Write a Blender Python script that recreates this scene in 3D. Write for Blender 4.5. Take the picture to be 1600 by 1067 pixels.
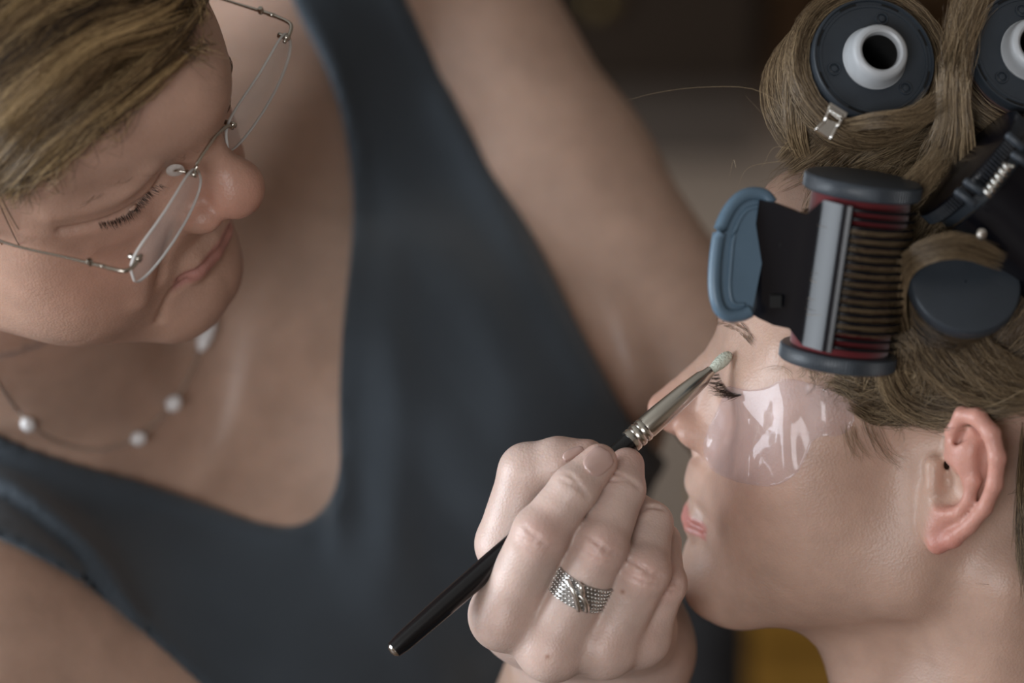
import bpy, bmesh, math, random
import numpy as np
from mathutils import Vector, Matrix
from mathutils.bvhtree import BVHTree

for o in list(bpy.data.objects):
    bpy.data.objects.remove(o)
random.seed(4)
RNG = np.random.default_rng(4)
scene = bpy.context.scene
COL = scene.collection

# ------------------------------------------------------------------ camera, world, light, exposure
PITCH = math.radians(16.0)
CAM_POS = np.array([0.0, 0.0, 1.62])
F_PX = 6426.0                                   # focal length in pixels of a 1600 x 1067 frame
CAM_R = np.array([[1, 0, 0],
                  [0, math.sin(PITCH), -math.cos(PITCH)],
                  [0, math.cos(PITCH), math.sin(PITCH)]])    # columns: right, up, toward the viewer
cam_d = bpy.data.cameras.new('camera')
cam_d.sensor_width = 36.0
cam_d.lens = F_PX / 1600.0 * 36.0
cam_d.dof.use_dof = True
cam_d.dof.focus_distance = 1.655
cam_d.dof.aperture_fstop = 4.0
cam_d.clip_start = 0.05
cam = bpy.data.objects.new('camera', cam_d)
COL.objects.link(cam)
cam.location = CAM_POS
cam.rotation_euler = (math.pi / 2 - PITCH, 0, 0)
scene.camera = cam

scene.view_settings.view_transform = 'Standard'
scene.view_settings.look = 'None'
scene.view_settings.gamma = 1.0
scene.view_settings.use_curve_mapping = False
scene.view_settings.exposure = 0.0

world = bpy.data.worlds.new('room_light')
scene.world = world
world.use_nodes = True
bg = world.node_tree.nodes['Background']
bg.inputs[0].default_value = (0.95, 0.82, 0.70, 1)
bg.inputs[1].default_value = 0.36


def camdir(v):
    return CAM_R @ np.array(v, float)


def area(name, pos, aim, size, size_y, power, color):
    d = bpy.data.lights.new(name, 'AREA')
    d.shape = 'RECTANGLE'
    d.size, d.size_y, d.energy, d.color = size, size_y, power, color
    o = bpy.data.objects.new(name, d)
    COL.objects.link(o)
    o.location = pos
    o.rotation_euler = (Vector(aim) - Vector(pos)).to_track_quat('-Z', 'Y').to_euler()
    return o


TARGET = (0.0, 1.62, 1.15)
# daylight from the tall window in the left wall, and a smaller one behind the photographer
area('window_daylight', (-2.28, 1.45, 1.30), TARGET, 1.5, 1.5, 84, (0.84, 0.92, 1.0))
area('front_window_daylight', (-1.1, -2.3, 1.55), TARGET, 1.6, 1.3, 72, (0.95, 0.97, 1.0))


# ------------------------------------------------------------------ helpers: frames, objects, materials
def C(px, py, d):
    """a point in the camera's frame (cm): picture position and distance"""
    return np.array([(px - 800.0) / F_PX * d, -(py - 533.5) / F_PX * d, -d])


def world_of(p):
    return (np.asarray(p, float) * 0.01) @ CAM_R.T + CAM_POS


def empty(name, loc, label=None, cat=None, group=None):
    o = bpy.data.objects.new(name, None)
    COL.objects.link(o)
    o.location = [float(a) for a in loc]
    o.empty_display_size = 0.02
    tag(o, label, cat, group)
    return o


def tag(o, label=None, cat=None, group=None, kind=None):
    if label: o['label'] = label
    if cat: o['category'] = cat
    if group: o['group'] = group
    if kind: o['kind'] = kind
    return o


def mesh_obj(name, V, F, mat, parent=None, smooth=True, colors=None, base=None):
    """V: world-space vertices (m).  The origin goes to the parent's origin or to base."""
    V = np.asarray(V, np.float64)
    me = bpy.data.meshes.new(name)
    off = np.zeros(3)
    q = parent
    while q is not None:
        off = off + np.array(q.location); q = q.parent
    if parent is None and base is not None:
        off = np.array(base, float)
    V = V - off
    if isinstance(F, np.ndarray):
        n, k = F.shape
        me.vertices.add(len(V)); me.vertices.foreach_set('co', V.astype(np.float32).ravel())
        me.loops.add(n * k); me.loops.foreach_set('vertex_index', F.astype(np.int32).ravel())
        me.polygons.add(n)
        me.polygons.foreach_set('loop_start', np.arange(0, n * k, k, dtype=np.int32))
        me.update(calc_edges=True)
    else:
        me.from_pydata([tuple(v) for v in V], [], F)
    if colors is not None:
        a = me.color_attributes.new('tint', 'FLOAT_COLOR', 'POINT')
        c = np.ones((len(V), 4), np.float32); c[:, :3] = colors
        a.data.foreach_set('color', c.ravel())
    if smooth:
        me.polygons.foreach_set('use_smooth', np.ones(len(me.polygons), bool))
    me.materials.append(mat)
    me.validate()
    o = bpy.data.objects.new(name, me)
    COL.objects.link(o)
    if parent is not None: o.parent = parent
    elif base is not None: o.location = [float(a) for a in base]
    return o


def mat(name, color, rough=0.5, metal=0.0, spec=0.5, **kw):
    m = bpy.data.materials.new(name)
    m.use_nodes = True
    b = m.node_tree.nodes['Principled BSDF']
    b.inputs['Base Color'].default_value = (*color, 1)
    b.inputs['Roughness'].default_value = rough
    b.inputs['Metallic'].default_value = metal
    b.inputs['Specular IOR Level'].default_value = spec
    for k, v in kw.items():
        b.inputs[k.replace('_', ' ')].default_value = v
    return m


def nd(m, typ, **kw):
    n = m.node_tree.nodes.new(typ)
    for k, v in kw.items():
        if k in n.inputs.keys(): n.inputs[k].default_value = v
        else: setattr(n, k, v)
    return n


def lk(m, a, ao, b, bi):
    m.node_tree.links.new(a.outputs[ao], b.inputs[bi])


def noisy(m, scale=20, amount=0.25, bump=0.0, bscale=200, detail=3, coord='Object', dist=0.002):
    """vary a material's colour with noise, add fine relief"""
    b = m.node_tree.nodes['Principled BSDF']
    tc = nd(m, 'ShaderNodeTexCoord')
    n = nd(m, 'ShaderNodeTexNoise', Scale=scale, Detail=detail)
    lk(m, tc, coord, n, 'Vector')
    base = tuple(b.inputs['Base Color'].default_value)
    mx = nd(m, 'ShaderNodeMix', data_type='RGBA')
    mx.inputs[6].default_value = tuple(c * (1 - amount) for c in base[:3]) + (1,)
    mx.inputs[7].default_value = tuple(min(1, c * (1 + amount)) for c in base[:3]) + (1,)
    lk(m, n, 'Fac', mx, 0)
    m.node_tree.links.new(mx.outputs[2], b.inputs['Base Color'])
    if bump:
        n2 = nd(m, 'ShaderNodeTexNoise', Scale=bscale, Detail=4)
        lk(m, tc, coord, n2, 'Vector')
        bp = nd(m, 'ShaderNodeBump', Strength=bump, Distance=dist)
        lk(m, n2, 'Fac', bp, 'Height'); lk(m, bp, 'Normal', b, 'Normal')
    return m


def skin_material(name, pore=0.18, rough=0.42, spec=0.4, mottle=0.10):
    m = bpy.data.materials.new(name); m.use_nodes = True
    b = m.node_tree.nodes['Principled BSDF']
    at = nd(m, 'ShaderNodeAttribute', attribute_name='tint')
    tc = nd(m, 'ShaderNodeTexCoord')
    n1 = nd(m, 'ShaderNodeTexNoise', Scale=55, Detail=5, Roughness=0.6)
    lk(m, tc, 'Object', n1, 'Vector')
    mr = nd(m, 'ShaderNodeMapRange'); mr.inputs[1].default_value = 0.3; mr.inputs[2].default_value = 0.7
    mr.inputs[3].default_value = 1 - mottle; mr.inputs[4].default_value = 1 + mottle
    lk(m, n1, 'Fac', mr, 0)
    vm = nd(m, 'ShaderNodeVectorMath', operation='SCALE')
    lk(m, at, 'Color', vm, 0); lk(m, mr, 0, vm, 'Scale')
    lk(m, vm, 0, b, 'Base Color')
    b.inputs['Roughness'].default_value = rough
    b.inputs['Specular IOR Level'].default_value = spec
    b.inputs['Subsurface Weight'].default_value = 0.30
    b.inputs['Subsurface Radius'].default_value = (1.0, 0.42, 0.22)
    b.inputs['Subsurface Scale'].default_value = 0.006
    v = nd(m, 'ShaderNodeTexVoronoi', Scale=900)
    n2 = nd(m, 'ShaderNodeTexNoise', Scale=420, Detail=4)
    mp = nd(m, 'ShaderNodeMapping'); mp.inputs['Scale'].default_value = (1, 1, 1)
    lk(m, tc, 'Object', mp, 'Vector'); lk(m, mp, 0, v, 'Vector'); lk(m, tc, 'Object', n2, 'Vector')
    ad = nd(m, 'ShaderNodeMath', operation='ADD')
    lk(m, v, 'Distance', ad, 0); lk(m, n2, 'Fac', ad, 1)
    bp = nd(m, 'ShaderNodeBump', Strength=pore, Distance=0.0006)
    lk(m, ad, 0, bp, 'Height'); lk(m, bp, 'Normal', b, 'Normal')
    return m


def hair_material(name, c0, c1, c2):
    m = bpy.data.materials.new(name); m.use_nodes = True
    b = m.node_tree.nodes['Principled BSDF']
    at = nd(m, 'ShaderNodeAttribute', attribute_name='tint')
    sp = nd(m, 'ShaderNodeSeparateColor')
    lk(m, at, 'Color', sp, 0)
    cr = nd(m, 'ShaderNodeValToRGB')
    e = cr.color_ramp.elements
    e[0].position, e[0].color = 0.0, (*c0, 1)
    e[1].position, e[1].color = 1.0, (*c2, 1)
    x = e.new(0.5); x.color = (*c1, 1)
    lk(m, sp, 0, cr, 'Fac'); lk(m, cr, 'Color', b, 'Base Color')
    b.inputs['Roughness'].default_value = 0.38
    b.inputs['Specular IOR Level'].default_value = 0.55
    return m


# ------------------------------------------------------------------ implicit surfaces (cm) meshed with surface nets
def smin(a, b, k):
    if k <= 0: return np.minimum(a, b)
    h = np.maximum(k - np.abs(a - b), 0) / k
    return np.minimum(a, b) - h * h * (k * 0.25)


def smax(a, b, k):
    return -smin(-a, -b, k)


def ell(c, r, R=None):
    c = np.asarray(c, np.float32); r = np.asarray(r, np.float32) * np.ones(3, np.float32)
    m = float(r.max()) if R is not None else r
    def f(X, Y, Z):
        x, y, z = X - c[0], Y - c[1], Z - c[2]
        if R is not None:
            x, y, z = (R[0][0]*x + R[0][1]*y + R[0][2]*z, R[1][0]*x + R[1][1]*y + R[1][2]*z, R[2][0]*x + R[2][1]*y + R[2][2]*z)
        k0 = np.sqrt((x/r[0])**2 + (y/r[1])**2 + (z/r[2])**2)
        k1 = np.sqrt((x/r[0]**2)**2 + (y/r[1]**2)**2 + (z/r[2]**2)**2)
        return k0 * (k0 - 1.0) / np.maximum(k1, 1e-5)
    return f, c - m, c + m


def cone(a, b, ra, rb):
    a = np.asarray(a, np.float64); b = np.asarray(b, np.float64)
    ba = b - a; l2 = float(ba @ ba); rr = ra - rb; a2 = l2 - rr * rr; il2 = 1.0 / l2
    def f(X, Y, Z):
        px, py, pz = X - a[0], Y - a[1], Z - a[2]
        y = px*ba[0] + py*ba[1] + pz*ba[2]
        z = y - l2
        qx, qy, qz = px*l2 - ba[0]*y, py*l2 - ba[1]*y, pz*l2 - ba[2]*y
        x2 = qx*qx + qy*qy + qz*qz
        y2 = y*y*l2; z2 = z*z*l2
        k = np.sign(rr)*rr*rr*x2
        d = (np.sqrt(np.maximum(x2*a2*il2, 0)) + y*rr)*il2 - ra
        d = np.where(np.sign(y)*a2*y2 < k, np.sqrt(x2 + y2)*il2 - ra, d)
        d = np.where(np.sign(z)*a2*z2 > k, np.sqrt(x2 + z2)*il2 - rb, d)
        return d.astype(np.float32)
    m = max(ra, rb)
    return f, np.minimum(a, b) - m, np.maximum(a, b) + m


class Vol:
    def __init__(s, lo, hi, h):
        s.ax = [np.arange(l, u + h, h, dtype=np.float32) for l, u in zip(lo, hi)]
        s.h = h
        s.f = np.full([len(a) for a in s.ax], 9.0, np.float32)

    def block(s, lo, hi, pad):
        sl, g = [], []
        for i in range(3):
            a = s.ax[i]
            i0 = int(np.searchsorted(a, lo[i] - pad)); i1 = int(np.searchsorted(a, hi[i] + pad))
            sl.append(slice(max(i0, 0), max(i1, 0)))
            sh = [1, 1, 1]; sh[i] = -1
            g.append(a[sl[i]].reshape(sh))
        return tuple(sl), g

    def op(s, prim, k, mode='add', sym=False):
        f, lo, hi = prim
        lo = np.array(lo, float); hi = np.array(hi, float)
        if sym:
            m = max(abs(lo[0]), abs(hi[0])); lo[0], hi[0] = -m, m
        sl, (X, Y, Z) = s.block(lo, hi, k + 0.6)
        if min(len(X.ravel()), len(Y.ravel()), len(Z.ravel())) == 0: return
        if sym: X = np.abs(X)
        d = f(X, Y, Z)
        if mode == 'add': s.f[sl] = smin(s.f[sl], d, k)
        else: s.f[sl] = smax(s.f[sl], -d, k)

    def add(s, prim, k=0.5, sym=False): s.op(prim, k, 'add', sym)
    def cut(s, prim, k=0.3, sym=False): s.op(prim, k, 'cut', sym)

    def chain(s, pts, rs, k=0.3, sym=False, mode='add'):
        for i in range(len(pts) - 1):
            s.op(cone(pts[i], pts[i+1], rs[i], rs[i+1]), k, mode, sym)

    def mesh(s):
        return nets(s.f, s.ax)


def nets(f, ax):
    """surface nets: one vertex per cell that the zero level crosses"""
    ins = f < 0
    n = f.shape
    acc = np.zeros((n[0]-1, n[1]-1, n[2]-1), np.uint8)
    for i in (0, 1):
        for j in (0, 1):
            for k in (0, 1):
                acc += ins[i:n[0]-1+i, j:n[1]-1+j, k:n[2]-1+k]
    act = (acc > 0) & (acc < 8)
    ci, cj, ck = np.nonzero(act)
    idx = np.full(act.shape, -1, np.int32)
    idx[ci, cj, ck] = np.arange(len(ci))
    corners = [(i, j, k) for i in (0, 1) for j in (0, 1) for k in (0, 1)]
    val = np.stack([f[ci+c[0], cj+c[1], ck+c[2]] for c in corners], 1).astype(np.float64)
    acc_p = np.zeros((len(ci), 3)); cnt = np.zeros(len(ci))
    for a in range(8):
        for b in range(a+1, 8):
            da = np.subtract(corners[b], corners[a])
            if np.abs(da).sum() != 1: continue
            va, vb = val[:, a], val[:, b]
            x = (va < 0) != (vb < 0)
            t = np.where(x, va / np.where(x, va - vb, 1), 0)
            p = np.array(corners[a])[None] + t[:, None] * da[None]
            acc_p += np.where(x[:, None], p, 0); cnt += x
    p = acc_p / cnt[:, None]
    V = np.zeros_like(p)
    for d, c in enumerate((ci, cj, ck)):
        a = ax[d]
        V[:, d] = a[c] + p[:, d] * (a[c+1] - a[c])
    Q = []
    for d in range(3):
        e1, e2 = [(1, 2), (2, 0), (0, 1)][d]
        s0 = [slice(None)]*3; s1 = [slice(None)]*3
        s0[d] = slice(0, n[d]-1); s1[d] = slice(1, n[d])
        x = ins[tuple(s0)] != ins[tuple(s1)]
        ii = np.stack(np.nonzero(x), 1)
        ok = (ii[:, e1] > 0) & (ii[:, e1] < n[e1]-1) & (ii[:, e2] > 0) & (ii[:, e2] < n[e2]-1)
        ii = ii[ok]
        def g(o1, o2):
            j = ii.copy(); j[:, e1] -= o1; j[:, e2] -= o2
            return idx[j[:, 0], j[:, 1], j[:, 2]]
        q = np.stack([g(1, 1), g(0, 1), g(0, 0), g(1, 0)], 1)
        flip = ~ins[ii[:, 0], ii[:, 1], ii[:, 2]]
        q[flip] = q[flip][:, ::-1]
        Q.append(q)
    Q = np.concatenate(Q)
    return V, Q[(Q >= 0).all(1)]


def prune(V, F, keep):
    """keep only faces whose vertices are all kept"""
    F = F[keep[F].all(1)]
    used = np.zeros(len(V), bool); used[F.ravel()] = True
    m = np.cumsum(used) - 1
    return V[used], m[F], used


def gauss(P, c, s):
    d = (P - np.asarray(c)) / np.asarray(s)
    return np.exp(-(d * d).sum(1))


def blend(col, w, c):
    w = np.clip(w, 0, 1)[:, None]
    return col * (1 - w) + np.asarray(c)[None] * w


def smoothstep(a, b, x):
    t = np.clip((x - a) / (b - a), 0, 1)
    return t * t * (3 - 2 * t)


# ------------------------------------------------------------------ tubes, strands, lathes
def frames(P):
    """tangents and two normals of polylines P (N, K, 3)"""
    T = np.gradient(P, axis=1)
    T /= np.linalg.norm(T, axis=2, keepdims=True) + 1e-12
    up = np.zeros_like(T); up[..., 2] = 1
    up[np.abs(T[..., 2]) > 0.9] = (1, 0, 0)
    A = np.cross(T, up); A /= np.linalg.norm(A, axis=2, keepdims=True) + 1e-12
    return T, A, np.cross(T, A)


def tubes(P, R, sides=3):
    """P (N,K,3), R (N,K) -> vertices, quads"""
    N, K, _ = P.shape
    T, A, B = frames(P)
    an = np.arange(sides) * 2 * math.pi / sides
    V = P[:, :, None] + R[:, :, None, None] * (A[:, :, None] * np.cos(an)[None, None, :, None] + B[:, :, None] * np.sin(an)[None, None, :, None])
    i = np.arange(N)[:, None, None] * K * sides; k = np.arange(K-1)[None, :, None] * sides; s = np.arange(sides)[None, None]
    s2 = (s + 1) % sides
    F = np.stack([i+k+s, i+k+s2, i+k+sides+s2, i+k+sides+s], -1).reshape(-1, 4)
    return V.reshape(-1, 3), F


def strands(name, P, rad, material, parent, tint=None, taper=0.35):
    """hair: P (N,K,3) in world metres"""
    N, K, _ = P.shape
    r = rad * ((1 - (1 - taper) * np.linspace(0, 1, K) ** 2) * np.minimum(1, .35 + 6*np.linspace(0, 1, K)))[None] * RNG.uniform(0.7, 1.25, (N, 1))
    V, F = tubes(P, r, 3)
    t = RNG.uniform(0, 1, N) if tint is None else tint
    c = np.repeat(t, K * 3)[:, None] * np.ones((1, 3))
    return tag(mesh_obj(name, V, F, material, parent, True, c), kind='stuff')


def resample(pts, n):
    """Catmull-Rom through control points -> n points"""
    p = np.asarray(pts, float)
    p = np.concatenate([[2*p[0]-p[1]], p, [2*p[-1]-p[-2]]])
    m = len(p) - 3
    u = np.linspace(0, m - 1e-9, n); i = u.astype(int); t = (u - i)[:, None]
    a, b, c, d = p[i], p[i+1], p[i+2], p[i+3]
    return 0.5*((2*b) + (-a+c)*t + (2*a-5*b+4*c-d)*t*t + (-a+3*b-3*c+d)*t**3)


def tube_obj(name, pts, r, material, parent, n=24, sides=8, caps=True, base=None):
    """one smooth tube through world points"""
    P = resample(pts, n)[None]
    rr = np.interp(np.linspace(0, 1, n), np.linspace(0, 1, len(np.atleast_1d(r))), np.atleast_1d(r)) if np.ndim(r) else np.full(n, r)
    V, F = tubes(P, rr[None], sides)
    F = [list(map(int, f)) for f in F]
    if caps:
        F.append(list(range(sides))[::-1]); F.append([(n-1)*sides + i for i in range(sides)])
    return mesh_obj(name, V, F, material, parent, True, base=base)


def axis_frame(z, hint=(0, 0, 1)):
    z = np.asarray(z, float); z = z / np.linalg.norm(z)
    h = np.asarray(hint, float)
    if abs(h @ z) / np.linalg.norm(h) > 0.98: h = np.array([1.0, 0.2, 0])
    x = np.cross(h, z); x /= np.linalg.norm(x)
    return np.stack([x, np.cross(z, x), z], 1)         # columns


def lathe(name, prof, o, z, material, parent, seg=48, hint=(0, 0, 1), smooth=True, base=None, closed=False):
    """spin (r, h) pairs (m) about axis z through o (world)"""
    M = axis_frame(z, hint)
    an = np.arange(seg) * 2 * math.pi / seg
    V = np.array([[r*math.cos(a), r*math.sin(a), h] for r, h in prof for a in an]) @ M.T + np.asarray(o)
    F = []
    K = len(prof)
    for k in range(K if closed else K-1):
        k2 = (k + 1) % K
        for s in range(seg):
            s2 = (s+1) % seg
            F.append([k*seg+s, k*seg+s2, k2*seg+s2, k2*seg+s])
    if not closed:
        if prof[0][0] > 1e-6: F.append([s for s in range(seg)][::-1])
        if prof[-1][0] > 1e-6: F.append([(K-1)*seg+s for s in range(seg)])
    ob = mesh_obj(name, V, F, material, parent, smooth, base=base)
    if smooth:
        md = ob.modifiers.new('edges', 'EDGE_SPLIT'); md.split_angle = math.radians(38)
    return ob

# ------------------------------------------------------------------ the room
M_WALL = noisy(mat('taupe_plaster', (0.34, 0.265, 0.205), 0.9), 3, 0.12, 0.1, 60)
M_FLOOR = noisy(mat('floor_wood', (0.10, 0.06, 0.035), 0.5), 4, 0.3)
M_CEIL = mat('ceiling_paint', (0.45, 0.42, 0.38), 0.9)
M_DARKWOOD = noisy(mat('dark_stained_wood', (0.022, 0.013, 0.007), 0.7, spec=.2), 6, 0.3)
M_AMBER = noisy(mat('amber_wood', (0.40, 0.20, 0.025), 0.55), 5, 0.25)
M_BLACKCLOTH = noisy(mat('black_upholstery', (0.012, 0.011, 0.012), 0.9), 30, 0.3)
M_WINFRAME = mat('window_frame_white', (0.6, 0.6, 0.58), 0.5)


def boxes(name, bs, m, parent=None, base=None, bevel=0.0):
    """axis-aligned boxes ((x0,y0,z0),(x1,y1,z1)) joined into one mesh"""
    V, F = [], []
    for lo, hi in bs:
        b = len(V)
        for i in (0, 1):
            for j in (0, 1):
                for k in (0, 1):
                    V.append([(lo, hi)[i][0], (lo, hi)[j][1], (lo, hi)[k][2]])
        F += [[b+a for a in q] for q in ((0,1,3,2),(4,6,7,5),(0,4,5,1),(2,3,7,6),(0,2,6,4),(1,5,7,3))]
    o = mesh_obj(name, V, F, m, parent, False, base=base)
    if bevel:
        md = o.modifiers.new('bevel', 'BEVEL'); md.width = bevel; md.segments = 2
    return o


def structure(name, bs, m, parent=None):
    return tag(boxes(name, bs, m, parent), kind='structure')


structure('floor', [((-2.4, -2.6, -0.1), (2.6, 4.3, 0.0))], M_FLOOR)
structure('ceiling', [((-2.4, -2.6, 2.7), (2.6, 4.3, 2.8))], M_CEIL)
structure('wall_back', [((-2.4, 4.2, 0), (2.6, 4.3, 2.7))], M_WALL)
structure('wall_right', [((2.5, -2.6, 0), (2.6, 4.3, 2.7))], M_WALL)
structure('wall_left', [((-2.4, -2.6, 0), (-2.3, 0.65, 2.7)), ((-2.4, 2.25, 0), (-2.3, 4.3, 2.7)),
                        ((-2.4, 0.65, 0), (-2.3, 2.25, 0.5)), ((-2.4, 0.65, 2.1), (-2.3, 2.25, 2.7))], M_WALL)
structure('wall_front', [((-2.4, -2.6, 0), (-2.0, -2.5, 2.7)), ((-0.2, -2.6, 0), (2.6, -2.5, 2.7)),
                         ((-2.0, -2.6, 0), (-0.2, -2.5, 0.85)), ((-2.0, -2.6, 2.25), (-0.2, -2.5, 2.7))], M_WALL)
structure('window_1', [((-2.38, 0.65, 0.5), (-2.32, 0.71, 2.1)), ((-2.38, 2.19, 0.5), (-2.32, 2.25, 2.1)),
                       ((-2.38, 0.65, 0.5), (-2.32, 2.25, 0.56)), ((-2.38, 0.65, 2.04), (-2.32, 2.25, 2.1)),
                       ((-2.38, 1.43, 0.56), (-2.32, 1.47, 2.04))], M_WINFRAME)
structure('window_2', [((-2.0, -2.58, 0.85), (-1.94, -2.52, 2.25)), ((-0.26, -2.58, 0.85), (-0.2, -2.52, 2.25)),
                       ((-2.0, -2.58, 0.85), (-0.2, -2.52, 0.91)), ((-2.0, -2.58, 2.19), (-0.2, -2.52, 2.25))], M_WINFRAME)


def at(px, py, y):
    """world point seen at (px,py) at room depth y"""
    d = CAM_R @ C(px, py, 1.0)
    return CAM_POS + d * ((y - CAM_POS[1]) / d[1])


# a tall dark cabinet and a brown wardrobe against the back wall, far out of focus
x0, x1 = at(560, 0, 3.8)[0], at(1206, 0, 3.8)[0]
zb = at(900, 150, 3.8)[2]
cab = empty('wall_cabinet', ((x0+x1)/2, 4.0, zb), 'dark stained wall cabinet, blurred behind the raised arm', 'cabinet')
boxes('body', [((x0, 3.84, zb), (x1, 4.2, zb + .75))], M_DARKWOOD, cab)
boxes('gradient_strip', [((x0, 3.95, zb-.10), (x1, 4.0, zb))], noisy(mat('gradient_strip_brown', (0.07, 0.05, 0.036), 0.7), 6, .2), cab)  # added strip; its mid brown imitates the soft shadow gradient under the cabinet
xm = (x0+x1)/2
for a, b in ((x0+.01, xm-.005), (xm+.005, x1-.01)):
    d = boxes('door', [((a, 3.82, zb+.01), (b, 3.84, zb+.74))], M_DARKWOOD, cab, bevel=.004)
    boxes('knob', [((a+.02, 3.80, zb+.08), (a+.04, 3.82, zb+.10))], mat('dull_brass', (.2, .14, .05), .4, 1.0), d, bevel=.005)
M_BROWN = noisy(mat('chestnut_wood', (0.13, 0.065, 0.022), 0.6), 5, 0.3)
w0, w1 = at(1212, 0, 3.9)[0], at(1212, 0, 3.9)[0] + .30
zw = at(1212, 140, 3.9)[2]
sh = empty('wall_shelf_unit', ((w0+w1)/2, 4.0, zw), 'chestnut wooden shelf unit on the wall, blurred behind the top roller', 'shelf')
boxes('side_panel', [((w0, 3.9, zw), (w0+.03, 4.2, zw+.8))], M_BROWN, sh)
boxes('side_panel', [((w1-.03, 3.9, zw), (w1, 4.2, zw+.8))], M_BROWN, sh)
boxes('back_panel', [((w0+.03, 4.17, zw), (w1-.03, 4.2, zw+.8))], M_BROWN, sh)
for k in range(3):
    boxes('shelf_board', [((w0+.03, 3.9, zw+.38*k), (w1-.03, 4.17, zw+.03+.38*k))], M_BROWN, sh)
# low amber sideboard and a black chair
p0, p1 = at(1165, 945, 3.55), at(1560, 945, 3.55)
sb = empty('sideboard', ((p0[0]+p1[0])/2, 3.75, 0), "amber wooden sideboard glimpsed under the sitter's chin", 'sideboard')
boxes('body', [((p0[0], 3.57, .08), (p1[0], 3.95, p0[2]-.03))], M_AMBER, sb)
boxes('top', [((p0[0]-.02, 3.54, p0[2]-.03), (p1[0]+.02, 3.97, p0[2]))], M_AMBER, sb, bevel=.005)
for k in range(2):
    a = p0[0] + (p1[0]-p0[0])*k/2
    d = boxes('door', [((a+.01, 3.55, .1), (a+(p1[0]-p0[0])/2-.01, 3.57, p0[2]-.05))], M_AMBER, sb, bevel=.004)
    boxes('knob', [((a+.03, 3.53, .4), (a+.05, 3.55, .42))], mat('dull_brass', (.2, .14, .05), .4, 1.0), d, bevel=.005)
for dx in (p0[0]+.03, p1[0]-.07):
    for dy in (3.6, 3.88):
        boxes('foot', [((dx, dy, 0), (dx+.04, dy+.04, .08))], M_AMBER, sb)
q0, q1 = at(1030, 945, 2.75), at(1175, 945, 2.75)
ch = empty('upholstered_chair', ((q0[0]+q1[0])/2, 2.95, 0), 'black upholstered chair, blurred below the chin', 'chair')
cx0, cx1 = q1[0]-.46, q1[0]
boxes('backrest', [((cx0, 2.75, .42), (cx1, 2.82, q0[2]))], M_BLACKCLOTH, ch, bevel=.03)
boxes('seat', [((cx0, 2.80, .36), (cx1, 3.25, .46))], M_BLACKCLOTH, ch, bevel=.03)
for dx in (cx0+.02, cx1-.06):
    for dy in (2.78, 3.19):
        boxes('leg', [((dx, dy, 0), (dx+.04, dy+.04, .37))], M_DARKWOOD, ch)

# ------------------------------------------------------------------ people: a head as an implicit surface
SKIN = np.array([0.475, 0.315, 0.245])
M_SKIN = skin_material('skin')


class Pose:
    """head-local cm (x right, y forward, z up, origin between the ears) <-> camera cm <-> world m"""
    def __init__(s, R, px, py, d, k=1.0):
        s.R = np.array(R); s.o = C(px, py, d); s.k = k
    def cam(s, P): return s.k * (np.asarray(P, float) @ s.R.T) + s.o
    def world(s, P): return world_of(s.cam(P))
    def local(s, Pcam): return ((np.asarray(Pcam, float) - s.o) @ s.R) / s.k
    def dirw(s, v): return CAM_R @ (s.R @ np.asarray(v, float))


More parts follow.
